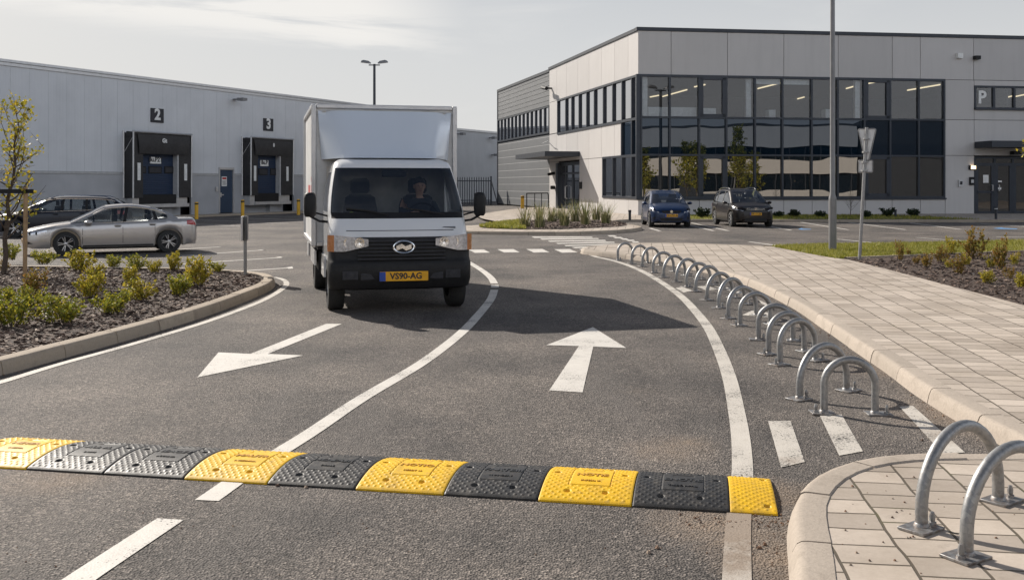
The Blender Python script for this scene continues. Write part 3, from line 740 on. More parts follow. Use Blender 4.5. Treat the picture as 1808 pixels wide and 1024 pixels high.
lc_up = [sL(x) for x in (1130.7, 1116, 1099, 1082.6, 1066, 1050, 1036.5, 1023, 1010, 999.4, 985)]
lc_mid = [sL(x) for x in (1130.7, 1116, 1098)]; lc_low = [sL(x) for x in (1130.7, 1116, 1099, 1082.6, 1065)]
# corner post
FR.box(fr, -0.12, 0.08, -0.12, 0.06, Z1-.1, Z4+.05)
for L_, c, d in ((lc_up, Z3-.05, Z4), (lc_mid, Z2, Z3-.05), (lc_low, Z1, Z2)):
    for s_ in L_[1:]: FL.box(fr, s_-.06, s_+.06, -0.15, 0.05, c, d)
    FL.box(fr, 0.12, L_[-1]+.06, -0.155, 0.053, d-.07, d+.05); FL.box(fr, 0.12, L_[-1]+.06, -0.155, 0.056, c-.09, c+.045)
curtain = part(fr, 'curtain_wall_frame', 'dark_frame')
def pane(F_, s0, s1, z0, z1, mat, parent, d=-0.06):
    mb = MB(); F_.box(mb, s0, s1, d-0.012, d, z0, z1); part(mb, 'glass_pane', mat, parent)
for a, b in zip(cols, cols[1:]):
    pane(FR, a+t, b-t, Z3+t, Z4-t, 'glass_up', curtain); pane(FR, a+t, b-t, Z2+t, Z3-t, 'glass_mid', curtain); pane(FR, a+t, b-t, Z1+t, Z2-t, 'glass_low', curtain)
lc_up[0] = lc_mid[0] = lc_low[0] = 0.1
for L_, c, d, k in ((lc_up, Z3, Z4, 'glass_side'), (lc_mid, Z2, Z3-.1, 'glass_mid'), (lc_low, Z1, Z2, 'glass_side')):
    for a, b in zip(L_, L_[1:]): pane(FL, a+.06, b-.06, c+.04, d-.06, k, curtain)
# strip window with P on the right
def strip_window(F_, ss, z0, z1, mat, name='strip_window', t=.06, sill=.1):
    mb = MB()
    for s_ in ss: F_.box(mb, s_-t, s_+t, -.12, .03, z0, z1)
    a, b = min(ss)-t, max(ss)+t
    F_.box(mb, a, b, -.125, .033, z1-.1, z1+.004); F_.box(mb, a, b, -.125, .027+sill, z0-.05, z0+.09)
    o = part(mb, name, 'dark_frame')
    so = sorted(ss)
    for a, b in zip(so, so[1:]): pane(F_, a+t, b-t, z0+.09, z1-.1, mat, o)
    return o
pw = strip_window(FR, [sP+.06, sR(1755), sR(1791), sR(1826), 33.0, 34.5, 36], zP0, zP1, 'glass_up')
s_, z_ = FR.sz(1734.5, 173)
tm = text_mb('P', 0.98, 0.012, 0.03, FR.M(s_, -0.03, z_)); part(tm, 'letter', 'white_sign', pw)
# right-hand entrance
zd = FR.z(1740, 277); mb = MB(); e = [sR(1722), sR(1757), sR(1789), sR(1826)]
zt = FR.z(1740, 290)
for s_ in e: FR.box(mb, s_-.06, s_+.06, -.2, -.02, .1, zd)
FR.box(mb, e[0], e[-1], -.205, -.015, zd-.1, zd); FR.box(mb, e[0], e[-1], -.205, -.017, zt-.1, zt+.06); FR.box(mb, e[0], e[-1], -.2, -.02, .1, .24)
for a, b in zip(e, e[1:]):
    FR.box(mb, a+.06, a+.2, -.15, -.03, .24, zt-.1); FR.box(mb, b-.2, b-.06, -.15, -.03, .24, zt-.1)
FR.box(mb, e[0], e[1], -.15, -.03, FR.z(1740, 339)-.06, FR.z(1740, 339)+.06)
ent = part(mb, 'entrance_door', 'dark_frame')
for a, b in zip(e, e[1:]): pane(FR, a+.06, b-.06, .24, zd-.1, 'glass_low', ent, -.08)
for x0, x1, y0, y1 in ((1737, 1746.5, 309, 323), (1763, 1770, 319, 322), (1763, 1769, 331, 335)):
    mb = MB(); FR.box(mb, sR(x0), sR(x1), -.07, -.055, FR.z(x0, y1), FR.z(x0, y0)); part(mb, 'notice', 'white_sign', ent)
mb = MB(); s_ = sR(1757); z0, z1 = FR.z(1757, 337), FR.z(1757, 327)
for q in (-.2, .2):
    mb = MB(); mb.tube([FR.p(s_+q, 0, z0), FR.p(s_+q, .1, z0), FR.p(s_+q, .1, z1), FR.p(s_+q, 0, z1)], .025, 6); part(mb, 'handle', 'alu', ent)
mb = MB(); FR.box(mb, sP, 37, .05, 1.6, FR.z(1740, 262), FR.z(1740, 251)); part(mb, 'canopy', 'dark_trim')
mb = MB(); s_, z_ = FR.sz(1716.5, 296); FR.box(mb, s_-.14, s_+.14, .02, .14, z_-.09, z_+.09); part(mb, 'wall_lamp', 'lamp_lit')
mb = MB(); s_, z_ = FR.sz(1716.5, 296); FR.box(mb, s_-.22, s_+.18, .0, .1, z_-.13, z_-.092); FR.box(mb, s_-.22, s_-.143, .0, .12, z_-.09, z_+.12); part(mb, 'lamp_bracket', 'black')
for a, b, c, d, q in ((1711, 1719, 313, 327, 'black'), (1691.5, 1699, 318, 330, 'alu')):
    mb = MB(); FR.box(mb, sR(a), sR(b), .005, .1, FR.z(a, d), FR.z(a, c)); o = part(mb, 'entry_keypad', q)
    mb = MB(); FR.box(mb, sR(a)+.06, sR(b)-.06, .102, .12, FR.z(a, d)+.12, FR.z(a, d)+.3); part(mb, 'keypad_face', 'ink' if q == 'alu' else 'alu', o)
mb = MB(); FR.box(mb, sR(1688), sR(1697), .005, .2, FR.z(1692, 104), FR.z(1692, 95)); part(mb, 'alarm_box', 'white_sign')
mb = MB(); s_, z_ = FR.sz(1722, 103); FR.box(mb, s_-.15, s_+.15, .005, .3, z_-.1, z_+.1); part(mb, 'security_camera', 'black')
s_, z_ = FR.sz(1784, 271); mb = MB(); FR.box(mb, s_-.25, s_+.2, .3, .7, z_-.1, z_+.1); part(mb, 'security_camera', 'black')
# left entrance: glazed doors, canopy, handle, keypad
mb = MB(); e = [d0+.02, lerp(d0, d1, .36), lerp(d0, d1, .68), d1-.02]
for s_ in e: FL.box(mb, s_-.07, s_+.07, -.25, -.05, .1, 3.22)
FL.box(mb, d0, d1, -.255, -.045, 3.0, 3.22); FL.box(mb, d0, d1, -.252, -.047, 2.42, 2.54); FL.box(mb, d0, d1, -.25, -.05, .1, .3)
FL.box(mb, d1-.5, d1, -.2, .2, .1, 3.2)
lent = part(mb, 'entrance_door', 'dark_frame')
for a, b in zip(e, e[1:]): pane(FL, a+.07, b-.07, .3, 2.42, 'glass_side', lent, -.12); pane(FL, a+.07, b-.07, 2.54, 3.0, 'glass_side', lent, -.12)
mb = MB(); s_ = lerp(d0, d1, .6); mb.tube([FL.p(s_, -.05, .8), FL.p(s_, .08, .85), FL.p(s_, .08, 1.6), FL.p(s_, -.05, 1.65)], .04, 6); part(mb, 'handle', 'alu', lent)
mb = MB(); FL.box(mb, d0-.1, d1+3.2, .02, 2.3, 3.52, 3.84); part(mb, 'canopy', 'dark_trim')
mb = MB(); s_, z_ = FL.sz(1026.5, 327); FL.box(mb, s_-.14, s_+.14, .005, .1, z_-.25, z_+.2); part(mb, 'entry_keypad', 'black')
mb = MB(); s_, z_ = FL.sz(974, 156.5); FL.box(mb, s_-.1, s_+.1, .005, .6, z_-.05, z_+.05); mb.tube([FL.p(s_-.9, .6, z_-.1), FL.p(s_+.5, .55, z_+.1)], .13, 8); part(mb, 'security_camera', 'black')
mb = MB(); s_, z_ = FL.sz(979.5, 306); mb.tube([FL.p(s_, .0, z_), FL.p(s_, .5, z_-.1)], .1, 8); part(mb, 'wall_lamp', 'black')
mb = MB(); mb.tube([FL.p(s_, .0, z_-1), FL.p(s_, .3, z_-1)], .13, 8); part(mb, 'door_buzzer', 'black')
mb = MB(); s_, z_ = FL.sz(979, 262); mb.tube([FL.p(s_, .0, z_), FL.p(s_, .5, z_+.5), FL.p(s_, .9, z_+.3)], .03, 5); part(mb, 'antenna', 'alu')
# grey ribbed wing
mb = MB(); gw = FG.L
zs = [0.1]
while zs[-1] < 5.2: zs.append(zs[-1]+0.565)
MAT['grey_clad'] = clad_mat('grey cassette cladding', (0.155, 0.16, 0.165), 0.1, 0.15, (0, 0, 1))
MAT['grey_seam'] = simple('cladding seam', (0.42, 0.42, 0.42), 0.5)
W0, W1 = 5.43, 7.35
low = [z for z in zs if z < W0-.1] + [W0-.1]
for a, b in zip(low, low[1:]): FG.box(mb, 0.02, gw, -.3, -.04, a, b-.05)
up = [W1+.05 + i*.35 for i in range(8) if W1+.05+i*.35 < HT-.4] + [HT-.25]
for a, b in zip(up, up[1:]): FG.box(mb, 0.02, gw, -.3, -.04, a, b-.025)
part(mb, 'ribbed_cladding', 'grey_clad')
mb = MB()
for a in low[1:-1]: FG.box(mb, 0.02, gw, -.3, -.05, a-.048, a-.002)
part(mb, 'cladding_seam', 'grey_seam')
mb = MB(); FG.box(mb, 0, gw+.05, -.3, .02, HT-.25, HT-.05); FG.box(mb, gw-.1, gw+.05, -.3, .01, 0, HT-.25); FG.box(mb, 0.02, gw, -.31, -.1, W0-.15, W0-.02); part(mb, 'wing_trim', 'dark_trim')
strip_window(FG, [0.1+ (gw-.3)*i/13 for i in range(14)], W0, W1, 'glass_side', t=.08, sill=.02)

# things inside the upper floor, seen through the glass
for a, b, zt, lb, dd in ((1149, 1235, 188, 'long white cabinet behind the upper corner windows', -.5), (1243, 1270, 190, 'short white cabinet beside the opening light upstairs', -.5), (1465, 1478, 192, 'white printer cabinet behind the upper windows, right of centre', -.5), (1364, 1376, 193, 'white desk side panel behind the upper middle windows', -.5)):
    s0, s1 = sR(a), sR(b); zt = FR.z(a, zt)
    q = FR.p(s0, dd, Z3-.15); t_ = thing('cabinet', lb, 'cabinet', q)
    mb = MB(); FR.box(mb, s0, s1, dd-.5, dd, Z3-.15, zt); part(mb, 'carcass', 'room_white', t_)
    mb = MB(); k = max(1, int((s1-s0)/.9))
    for i in range(k): FR.box(mb, lerp(s0, s1, i/k)+.02, lerp(s0, s1, (i+1)/k)-.02, dd+.002, dd+.02, Z3, zt-.04)
    part(mb, 'door', 'room_white', t_)

# ---- warehouse
WO = Vector((-23.2, 44.9)); WE = Vector((-9.3, 72.8)); FW = Face(WO, WE)
HW = 7.4
wh = thing('warehouse', 'long grey clad warehouse with numbered loading docks 2 and 3', 'warehouse', (WO.x, WO.y, 0))
MAT['wh_clad'] = clad_mat('light grey warehouse cladding', (0.62, 0.635, 0.655), 0.17, 0.12, tuple(FW.u))
MAT['wh_plinth'] = simple('grey warehouse plinth', (0.40, 0.405, 0.42), 0.8, 0, .08, .8, .2, 60, obj=False)
def wpart(mb, name, mat, parent=wh, **k): return part(mb, name, mat, parent, **k)
ZB = 2.25; sW = FW.s
docks = []
for n_, (xl, xr, yt, yb) in {'2': (223, 337, 232, 350), '3': (433, 518, 243, 346)}.items():
    docks.append((n_, sW(xl), sW(xr), FW.z(xl, yt), 1.15))
dl, dr = sW(386), sW(412.5); dz = FW.z(399, 297)
S0, S1 = -26.0, FW.L
# plain wall with openings at docks and the door
mb = MB()
pw_ = []; x = S0
while x < S1-.2: pw_.append(x); x += 1.02
pw_.append(S1)
holes = [(a, b, 0, t_) for _, a, b, t_, _ in docks] + [(dl, dr, 0, dz)]
for a, b in zip(pw_, pw_[1:]):
    segs = [(a+.004, b-.004, ZB+.12)]
    for h in holes:
        new = []
        for s0, s1, z0 in segs:
            if h[3] <= z0 or h[1] <= s0 or h[0] >= s1: new.append((s0, s1, z0)); continue
            if h[0] > s0: new.append((s0, h[0], z0))
            if h[1] < s1: new.append((h[1], s1, z0))
            new.append((max(s0, h[0]), min(s1, h[1]), h[3]))
        segs = new
    for s0, s1, z0 in segs: FW.box(mb, s0, s1, -.1, 0, z0, HW-.1)
wpart(mb, 'wall', 'wh_clad')
mb = MB(); cuts = sorted([S0, S1] + [q for h in holes for q in h[:2]])
for a, b in zip(cuts, cuts[1:]):
    if not any(h[0]-.01 < (a+b)/2 < h[1]+.01 for h in holes): FW.box(mb, a, b, -.1, .02, 0, ZB)
wpart(mb, 'plinth', 'wh_plinth')
mb = MB()
for a, b in zip(cuts, cuts[1:]):
    if not any(h[0]-.01 < (a+b)/2 < h[1]+.01 for h in holes): FW.box(mb, a, b, -.1, .06, ZB+.002, ZB+.11)
wpart(mb, 'band', 'grey_seam')
mb = MB(); FW.box(mb, S0, S1+.1, -.6, .12, HW-.1, HW+.02); FW.box(mb, S0, S1+.12, -.6, .06, HW-.26, HW-.12); FW.box(mb, S1+.002, S1+.1, -.5, .08, 0, HW-.27)
wpart(mb, 'roof_coping', 'alu')
mb = MB(); FW.box(mb, S0, S1, -26, -.12, HW-.5, HW-.3); FW.box(mb, S1-.2, S1, -26, -.15, 0, HW-.3); FW.box(mb, S0, S0+.2, -26, -.15, 0, HW-.3); FW.box(mb, S0, S1, -26, -25.8, 0, HW-.3); FW.box(mb, S0, S1, -.5, -.13, 0.0, .02)
wpart(mb, 'roof', 'wh_clad')
mb = MB(); FW.box(mb, S0, S1, -1.2, -1.0, 0, HW-.5); wpart(mb, 'backing_wall', 'ink')
def quad_sign(F_, px0, px1, py0, py1, text, parent, size):
    s0, s1 = F_.s(px0), F_.s(px1); mb = MB(); F_.box(mb, s0, s1, .005, .05, F_.z(px0, py1), F_.z(px0, py0))
    o = wpart(mb, 'number_sign', 'ink', parent)
    sm, zm = (s0+s1)/2, F_.z((px0+px1)/2, (py0+py1)/2)
    wpart(text_mb(text, size, .01, .03, F_.M(sm, .06, zm)), 'numeral', 'white_sign', o)
quad_sign(FW, 265.5, 288, 191, 216, '2', wh, .82); quad_sign(FW, 464.5, 481.5, 209, 231, '3', wh, .86)
FN = FW.n
def shifted(d): return Face(WO+FN*d, WE+FN*d)
FF, FD = shifted(.62), shifted(.26)
for k, (n_, a, b, zt, zd_) in enumerate(docks):
    pf_ = (234, 338, 249.5, 317, 336, 272, 232) if k == 0 else (442, 517.5, 453, 497, 515, 275, 242)
    a = FF.s(pf_[0]); b = FF.s(pf_[1]); da, db = FD.s(pf_[2]), FF.s(pf_[3])+.25; zt = FF.z(pf_[0], pf_[6]); zdoor = FF.z(pf_[0]+30, pf_[5])
    zbot = FF.z(240, 350) if k == 0 else FF.z(440, 345.5); wdt = b-a
    ia = a+wdt*.17; ib = FF.s(pf_[3])
    mb = MB()
    for s0, s1 in ((a, ia), (ib, b)): FW.box(mb, s0, s1, -.3, .62, zbot, zt-.25)
    FW.box(mb, a, b, -.3, .60, zt-.3, zt-.05)
    o = wpart(mb, 'dock_shelter', 'dock_rubber')
    mb = MB(); i0, i1 = a+wdt*.07, b-wdt*.04   # hanging head curtain, slightly pleated
    def cur(u, v):
        s_ = lerp(i0, i1, u) - (u-.5)*.22*v; d_ = .66+.05*sin(v*3) + .018*sin(u*23)*v
        return FW.p(s_, d_, lerp(zt-.12, zdoor, v))
    mb.grid(cur, 24, 8); wpart(mb, 'head_curtain', 'dock_rubber', o, smooth=60)
    mb = MB()
    for s_ in (a+.02, b-.02): mb.tube([FW.p(s_, .64, zbot), FW.p(s_, .66, zt)], .045, 6)
    mb.tube([FW.p(a, .66, zt), FW.p(b, .66, zt)], .06, 6); mb.tube([FW.p(a, 0, zt-1.1), FW.p(a, .64, zt-.3)], .022, 5)
    mb.tube([FW.p(a-.05, .03, zbot), FW.p(a-.05, .03, zt+.05)], .05, 6)
    wpart(mb, 'steel_frame', 'alu', o)
    mb = MB(); FW.box(mb, ia-.1, ib-.12, .18, .26, 1.2, zt-.3); dd = wpart(mb, 'sectional_door', 'dock_blue', o)
    mb = MB(); FW.box(mb, ib-.118, ib-.004, .1, .58, 1.0, zt-.3); wpart(mb, 'door_jamb', 'grey_seam', o)
    wins = ((249.5, 257.5), (262, 285), (290, 312)) if k == 0 else ((456, 472), (477, 494))
    yc = (294, 306.5) if k == 0 else (297.5, 309.5)
    for q0, q1 in wins:
        s0, s1 = FD.s(q0), FD.s(q1); z0, z1 = FD.z(q0, yc[1]), FD.z(q0, yc[0])
        mb = MB(); FW.box(mb, s0, s1, .261, .285, z0, z1); f = wpart(mb, 'door_window', 'black', dd)
        mb = MB(); FW.box(mb, s0+.06, s1-.06, .286, .292, z0+.06, z1-.06); wpart(mb, 'door_window_pane', 'ink', dd)
    px = (264.5, 283.5, 277.5, 289) if k == 0 else (459, 473, 283, 293.5)
    mb = MB(); s0, s1 = FD.s(px[0]), FD.s(px[1]); z0, z1 = FD.z(px[0], px[3]), FD.z(px[0], px[2]); FW.box(mb, s0, s1, .262, .3, z0, z1); wpart(mb, 'door_notice', 'white_sign', o)
    tm = text_mb('8u.P2T' if k == 0 else '8u.P', .34, .004, .01, FW.M((s0+s1)/2, .305, lerp(z0, z1, .6)))
    wpart(tm, 'lettering', 'ink', o)
    for s_ in (lerp(a, ia, .6), lerp(ib, b, .5)):
        mb = MB(); FW.box(mb, s_-.1, s_+.1, .621, .64, 1.95, 2.85); wpart(mb, 'guide_marker', 'white_sign', o)
    tm = text_mb('Gt' if k == 0 else 'ii', .3, .004, .015, FW.M((a+b)/2, .74, zt-.42)); wpart(tm, 'emblem', 'white_sign', o)
    mb = MB(); FW.box(mb, ia-.1, ib-.12, -.3, .5, .72, 1.2); wpart(mb, 'dock_bumper', 'black', o)
    mb = MB(); FW.box(mb, ia-.15, b-.1, -.1, .56, .52, .70); FW.box(mb, ib-.1, b-.2, -.1, .5, .701, 1.3); FW.box(mb, a+.1, a+wdt*.13, -.1, .5, .5, 1.2); wpart(mb, 'dock_leveller', 'alu', o)
    mb = MB(); FW.box(mb, a, b, -.6, -.2, 0, .5); FW.box(mb, b-wdt*.4, b-wdt*.22, -.199, .1, 0, .5); wpart(mb, 'pit_wall', 'wh_plinth', o)
# personnel door
mb = MB(); FW.box(mb, dl+.08, dr-.08, -.12, -.04, .09, dz-.1); pd = wpart(mb, 'personnel_door', 'door_blue')
mb = MB(); FW.box(mb, dl, dl+.08, -.12, .05, .09, dz); FW.box(mb, dr-.08, dr, -.12, .05, .09, dz); FW.box(mb, dl, dr, -.12, .052, dz-.1, dz+.04); wpart(mb, 'door_frame', 'alu', pd)
mb = MB(); FW.box(mb, sW(392), sW(401), -.038, -.02, FW.z(396, 329), FW.z(396, 312)); wpart(mb, 'notice', 'white_sign', pd)
mb = MB(); FW.box(mb, sW(393), sW(400), -.019, -.015, FW.z(396, 317), FW.z(396, 313.5)); wpart(mb, 'notice_print', 'red', pd)
mb = MB()
for i in range(4): FW.box(mb, sW(393), sW(400)-.05*(i % 2), -.019, -.016, FW.z(396, 320.5+2*i), FW.z(396, 319.7+2*i))
wpart(mb, 'notice_lines', 'ink', pd)
mb = MB(); s_ = dl+.2; FW.box(mb, s_-.06, s_+.06, -.038, -.01, 1.0, 1.25); FW.box(mb, s_-.02, s_+.2, -.01, .03, 1.1, 1.16); wpart(mb, 'handle', 'alu', pd)
mb = MB(); s_, z_ = FW.sz(413, 176); FW.box(mb, s_-.12, s_+.1, .02, .4, z_-.05, z_+.03); FW.box(mb, s_-.2, s_+.2, .4, .85, z_-.10, z_+.06); wpart(mb, 'floodlight', 'post_grey')
mb = MB(); FW.box(mb, sW(381)-.1, sW(381)+.1, .02, .1, 1.35, 1.6); wpart(mb, 'call_point', 'alu')

# ---- lower rear warehouse behind the truck
B0 = Vector((-13.6, 82.8)); B1 = Vector((2.6, 112.1)); FB = Face(B0, B1)
w2 = thing('rear_warehouse', 'lower pale grey warehouse behind the palisade fence', 'warehouse', (B0.x, B0.y, 0))
MAT['w2_clad'] = clad_mat('pale rear cladding', (0.44, 0.45, 0.46), 0.35, .3, tuple(FB.u))
mb = MB(); FB.box(mb, 0, FB.L, -12, 0, 0, 7.1); part(mb, 'wall', 'w2_clad', w2)
mb = MB(); FB.box(mb, -.1, FB.L+.1, -12.1, .12, 7.102, 7.3); part(mb, 'roof_coping', 'alu', w2)
for px, py in ((808, 237), (864, 244), (868, 274)):
    s_, z_ = FB.sz(px, py); mb = MB(); FB.box(mb, s_-.1, s_+.1, .01, .5, z_-.05, z_+.05); FB.box(mb, s_-.25, s_+.25, .4, .8, z_-.12, z_+.12); part(mb, 'floodlight', 'post_grey', w2)

# ---- building on the other side of the road, seen only as the reflection in the office glass
opp = thing('opposite_building', 'cream building with ribbon windows behind the viewer, reflected in the office glass', 'office building', (-6, -22, 0))
FO = Face((-14, -26), (52, 8)); FO.n = Vector((-FO.u.y, FO.u.x))
mb = MB(); o_w = FO.L
for z0, z1 in ((0.0, 1.1), (2.9, 4.6), (5.9, 8.2)): FO.box(mb, 0, o_w, -8, 0, z0, z1)
FO.box(mb, 0, o_w, -8, -.6, 1.1, 5.9)
part(mb, 'wall', 'white_panel', opp)
for z0, z1 in ((1.1, 2.9), (4.6, 5.9)):
    mb = MB(); n_ = int(o_w/1.6)
    for i in range(n_+1): FO.box(mb, i*1.6-.06, i*1.6+.06, -.3, -.1, z0, z1)
    f = part(mb, 'ribbon_window', 'dark_frame', opp)
    mb = MB(); FO.box(mb, 0, o_w, -.35, -.32, z0, z1); part(mb, 'window_glass', 'glass_mid', f)
mb = MB(); FO.box(mb, -.1, o_w+.1, -8, .1, 8.2, 8.4); part(mb, 'roof_coping', 'dark_trim', opp)
for s_, w_, z0, z1 in ((18, 2.4, 0, 2.9), (31, 1.6, 0, 2.8), (44, 3.2, 0, 4.5), (55, 2.0, 0, 2.8)):
    mb = MB(); FO.box(mb, s_, s_+w_, -.2, .06, z0, z1); part(mb, 'door', 'dark_frame', opp)
for s_ in (12, 25, 38, 50, 61):
    mb = MB(); FO.box(mb, s_, s_+.12, .0, .1, 0, 8.2); part(mb, 'downpipe', 'post_grey', opp)

op2 = thing('opposite_building', 'dark grey shed beyond the cream building, reflected at the right end of the office glass', 'warehouse', (60, 12, 0))
FO2 = Face((52.3, 8.2), (84, 26)); FO2.n = Vector((-FO2.u.y, FO2.u.x))
mb = MB(); FO2.box(mb, 0, FO2.L, -8, 0, 0, 8.8); part(mb, 'wall', 'dark_trim', op2)
mb = MB(); FO2.box(mb, 1, FO2.L-1, .01, .1, 4.7, 6.0); part(mb, 'ribbon_window', 'dark_frame', op2)
# ------------------------------------------------------------------ speed bump
BD = 0.62
def bump_h(x, y, w, studs, plate):
    base = 0.014 + (0.044 if plate else lerp(.044, .016, max(0, x/w)**1.5))*(1-((y-BD/2)/(BD/2))**2)
    e = min(x, w-x); base -= 0.006*max(0, 1-e/0.012)**2
    e = min(y, BD-y); base -= 0.004*max(0, 1-e/0.012)
    if plate and plate[0] < x < plate[1] and plate[2] < y < plate[3]:
        q = min(x-plate[0], plate[1]-x, y-plate[2], plate[3]-y)
        base += -0.0035 if q < 0.008 else 0.0018
        if plate[3]-.085 < y < plate[3]-.03 and plate[0]+.06 < x < plate[1]-.06: base -= .004
    else:
        for sx, sy in studs.get((int(x/0.04), int(y/0.04)), ()):
            d2 = ((x-sx)**2+(y-sy)**2)/0.0085**2
            if d2 < 1: base += 0.0037*(1-d2)**.5
    return base
def bump_mesh(w, holes, plate):
    studs = {}
    j = 0; y = 0.03
    while y < BD-0.02:
        x = 0.025 + (0.02 if j % 2 else 0)
        while x < w-0.015:
            if not any((x-hx)**2+(y-hy)**2 < 0.033**2 for hx, hy in holes):
                for a in (-1, 0, 1):
                    for b in (-1, 0, 1): studs.setdefault((int(x/0.04)+a, int(y/0.04)+b), []).append((x, y))
            x += 0.04
        y += 0.0265; j += 1
    nx = int(w/0.0045); ny = int(BD/0.005); mb = MB()
    def fn(u, v):
        x, y = 0.003+u*(w-.006), v*BD; z = bump_h(x, y, w, studs, plate)
        for hx, hy in holes:
            d = sqrt((x-hx)**2+(y-hy)**2)
            if d < 0.019: z -= 0.026 if d < 0.0145 else 0.007
        return Vector((x, y, max(z, 0.002)))
    mb.grid(fn, nx, ny)
    b = len(mb.v); ring = [fn(i/nx, 0) for i in range(nx+1)] + [fn(1, j/ny) for j in range(1, ny+1)] + [fn(1-i/nx, 1) for i in range(1, nx+1)] + [fn(0, 1-j/ny) for j in range(1, ny)]
    mb.rings([[Vector((p.x, p.y, 0)) for p in ring], ring])
    return mb
def rubber_mat(name, a, b, c):
    m = N(name); p = m.pos()
    n = m.noise(22, 6, 0.7, p); n2 = m.noise(5, 4, .6, p)
    col = m.mix(m.maprange(n2, .35, .7), a, b); col = m.mix(m.maprange(n, .54, .72, 0, .75), col, c)
    tr = m.noise(3.2, 5, .7, m.map(p, rot=(0, 0, .19), scale=(2.2, .5, 1)))
    col = m.mix(m.maprange(tr, .5, .68, 0, .35), col, c); col = m.mix(m.maprange(m.noise(70, 4, .7, p), .62, .7, 0, .7), col, c)
    m.set(Base_Color=col, Specular_IOR_Level=.5); m.put(m.b.inputs['Roughness'], m.maprange(n, .35, .7, .39, .64)); m.set(Specular_IOR_Level=.4)
    m.set(Normal=m.bump(m.noise(160, 3, .6, p), .25, .004)); return m.m
MAT['bump_yellow'] = rubber_mat('yellow bump paint', (0.86, 0.52, 0.010), (0.78, 0.45, 0.010), (0.30, 0.20, 0.06))
MAT['bump_black'] = rubber_mat('black bump rubber', (0.022, 0.022, 0.023), (0.034, 0.033, 0.032), (0.10, 0.088, 0.074))
MAT['bump_text_y'] = simple('yellow raised lettering', (0.50, 0.25, 0.01), 0.5)
MAT['bump_text_k'] = simple('black raised lettering', (0.035, 0.035, 0.035), 0.4)
b0 = Vector((-3.41, 6.02)); b1 = Vector((1.376, 5.095)); bd = (b1-b0).normalized()
hump = thing('speed_bump', 'yellow and black studded rubber speed bump across both lanes', 'speed bump', (b0.x, b0.y, 0), atan2(bd.y, bd.x))
HOL = [(.06, .37), (.45, .37), (.15, .10), (.36, .10), (.15, .53), (.36, .53)]
proto_m = bump_mesh(0.513, HOL, (.145, .385, .17, .5))
seq = ['y', 'k', 'k', 'y', 'k', 'y', 'k', 'y', 'k']
words = [('NEVER', 'AVEZ0IA'), ('AUNIL', 'SNIBTE'), ('NEAGET', 'ACOUNEL'), ('MAUTR', 'AVEZ9HRIA'), ('HEADUR', 'DIBALE'), ('NOTIO', 'MESSIY 13'), ('FARTEIII', '11 ANDERY'), ('NOTIE', 'IRIFESSI IA'), ('ENOTIE', 'TIIEDOVIIPAIL')]
me0 = None; x = 0
lens_ = [.517, .51, .515, .515, .525, .51, .522, .505, .505]
for k, c in enumerate(seq):
    nm = 'yellow_segment' if c == 'y' else 'black_segment'; mt = MAT['bump_yellow' if c == 'y' else 'bump_black']
    if me0 is None:
        o = proto_m.build(nm, mt, hump, smooth=50, recalc=True); me0 = o.data; o.material_slots[0].link = 'OBJECT'; o.material_slots[0].material = mt
    else:
        o = bpy.data.objects.new(nm, me0); COL.objects.link(o); o.parent = hump; o.material_slots[0].link = 'OBJECT'; o.material_slots[0].material = mt
    o.location = (x, 0, 0); o.scale.x = lens_[k]/.513
    yc = .335
    for wd, sz, yy, bold in ((words[k][0], .062, .335, .0015), (words[k][1], .026, .235, 0)):
        zt = 0.0165 + 0.044*(1-((yy-BD/2)/(BD/2))**2)
        tl = -math.atan(0.088*(yy-BD/2)/(BD/2)**2)
        M = Matrix.Translation((.265, yy, zt)) @ Matrix.Rotation(tl, 4, 'X')
        if not hasattr(hump, '_'):
            tm = text_mb(wd, sz, .003, bold, M); tm.build('lettering', MAT['bump_text_y' if c == 'y' else 'bump_text_k'], o)
    x += lens_[k]
o = bump_mesh(.245, [(.195, .075), (.195, .545)], None).build('end_cap', MAT['bump_yellow'], hump, smooth=50, recalc=True); o.location = (x, 0, 0)
mb = MB(); mb.box(0.0, x+.24, 0.02, BD-.02, 0.0, 0.012); mb.build('base_strip', MAT['bump_black'], hump)

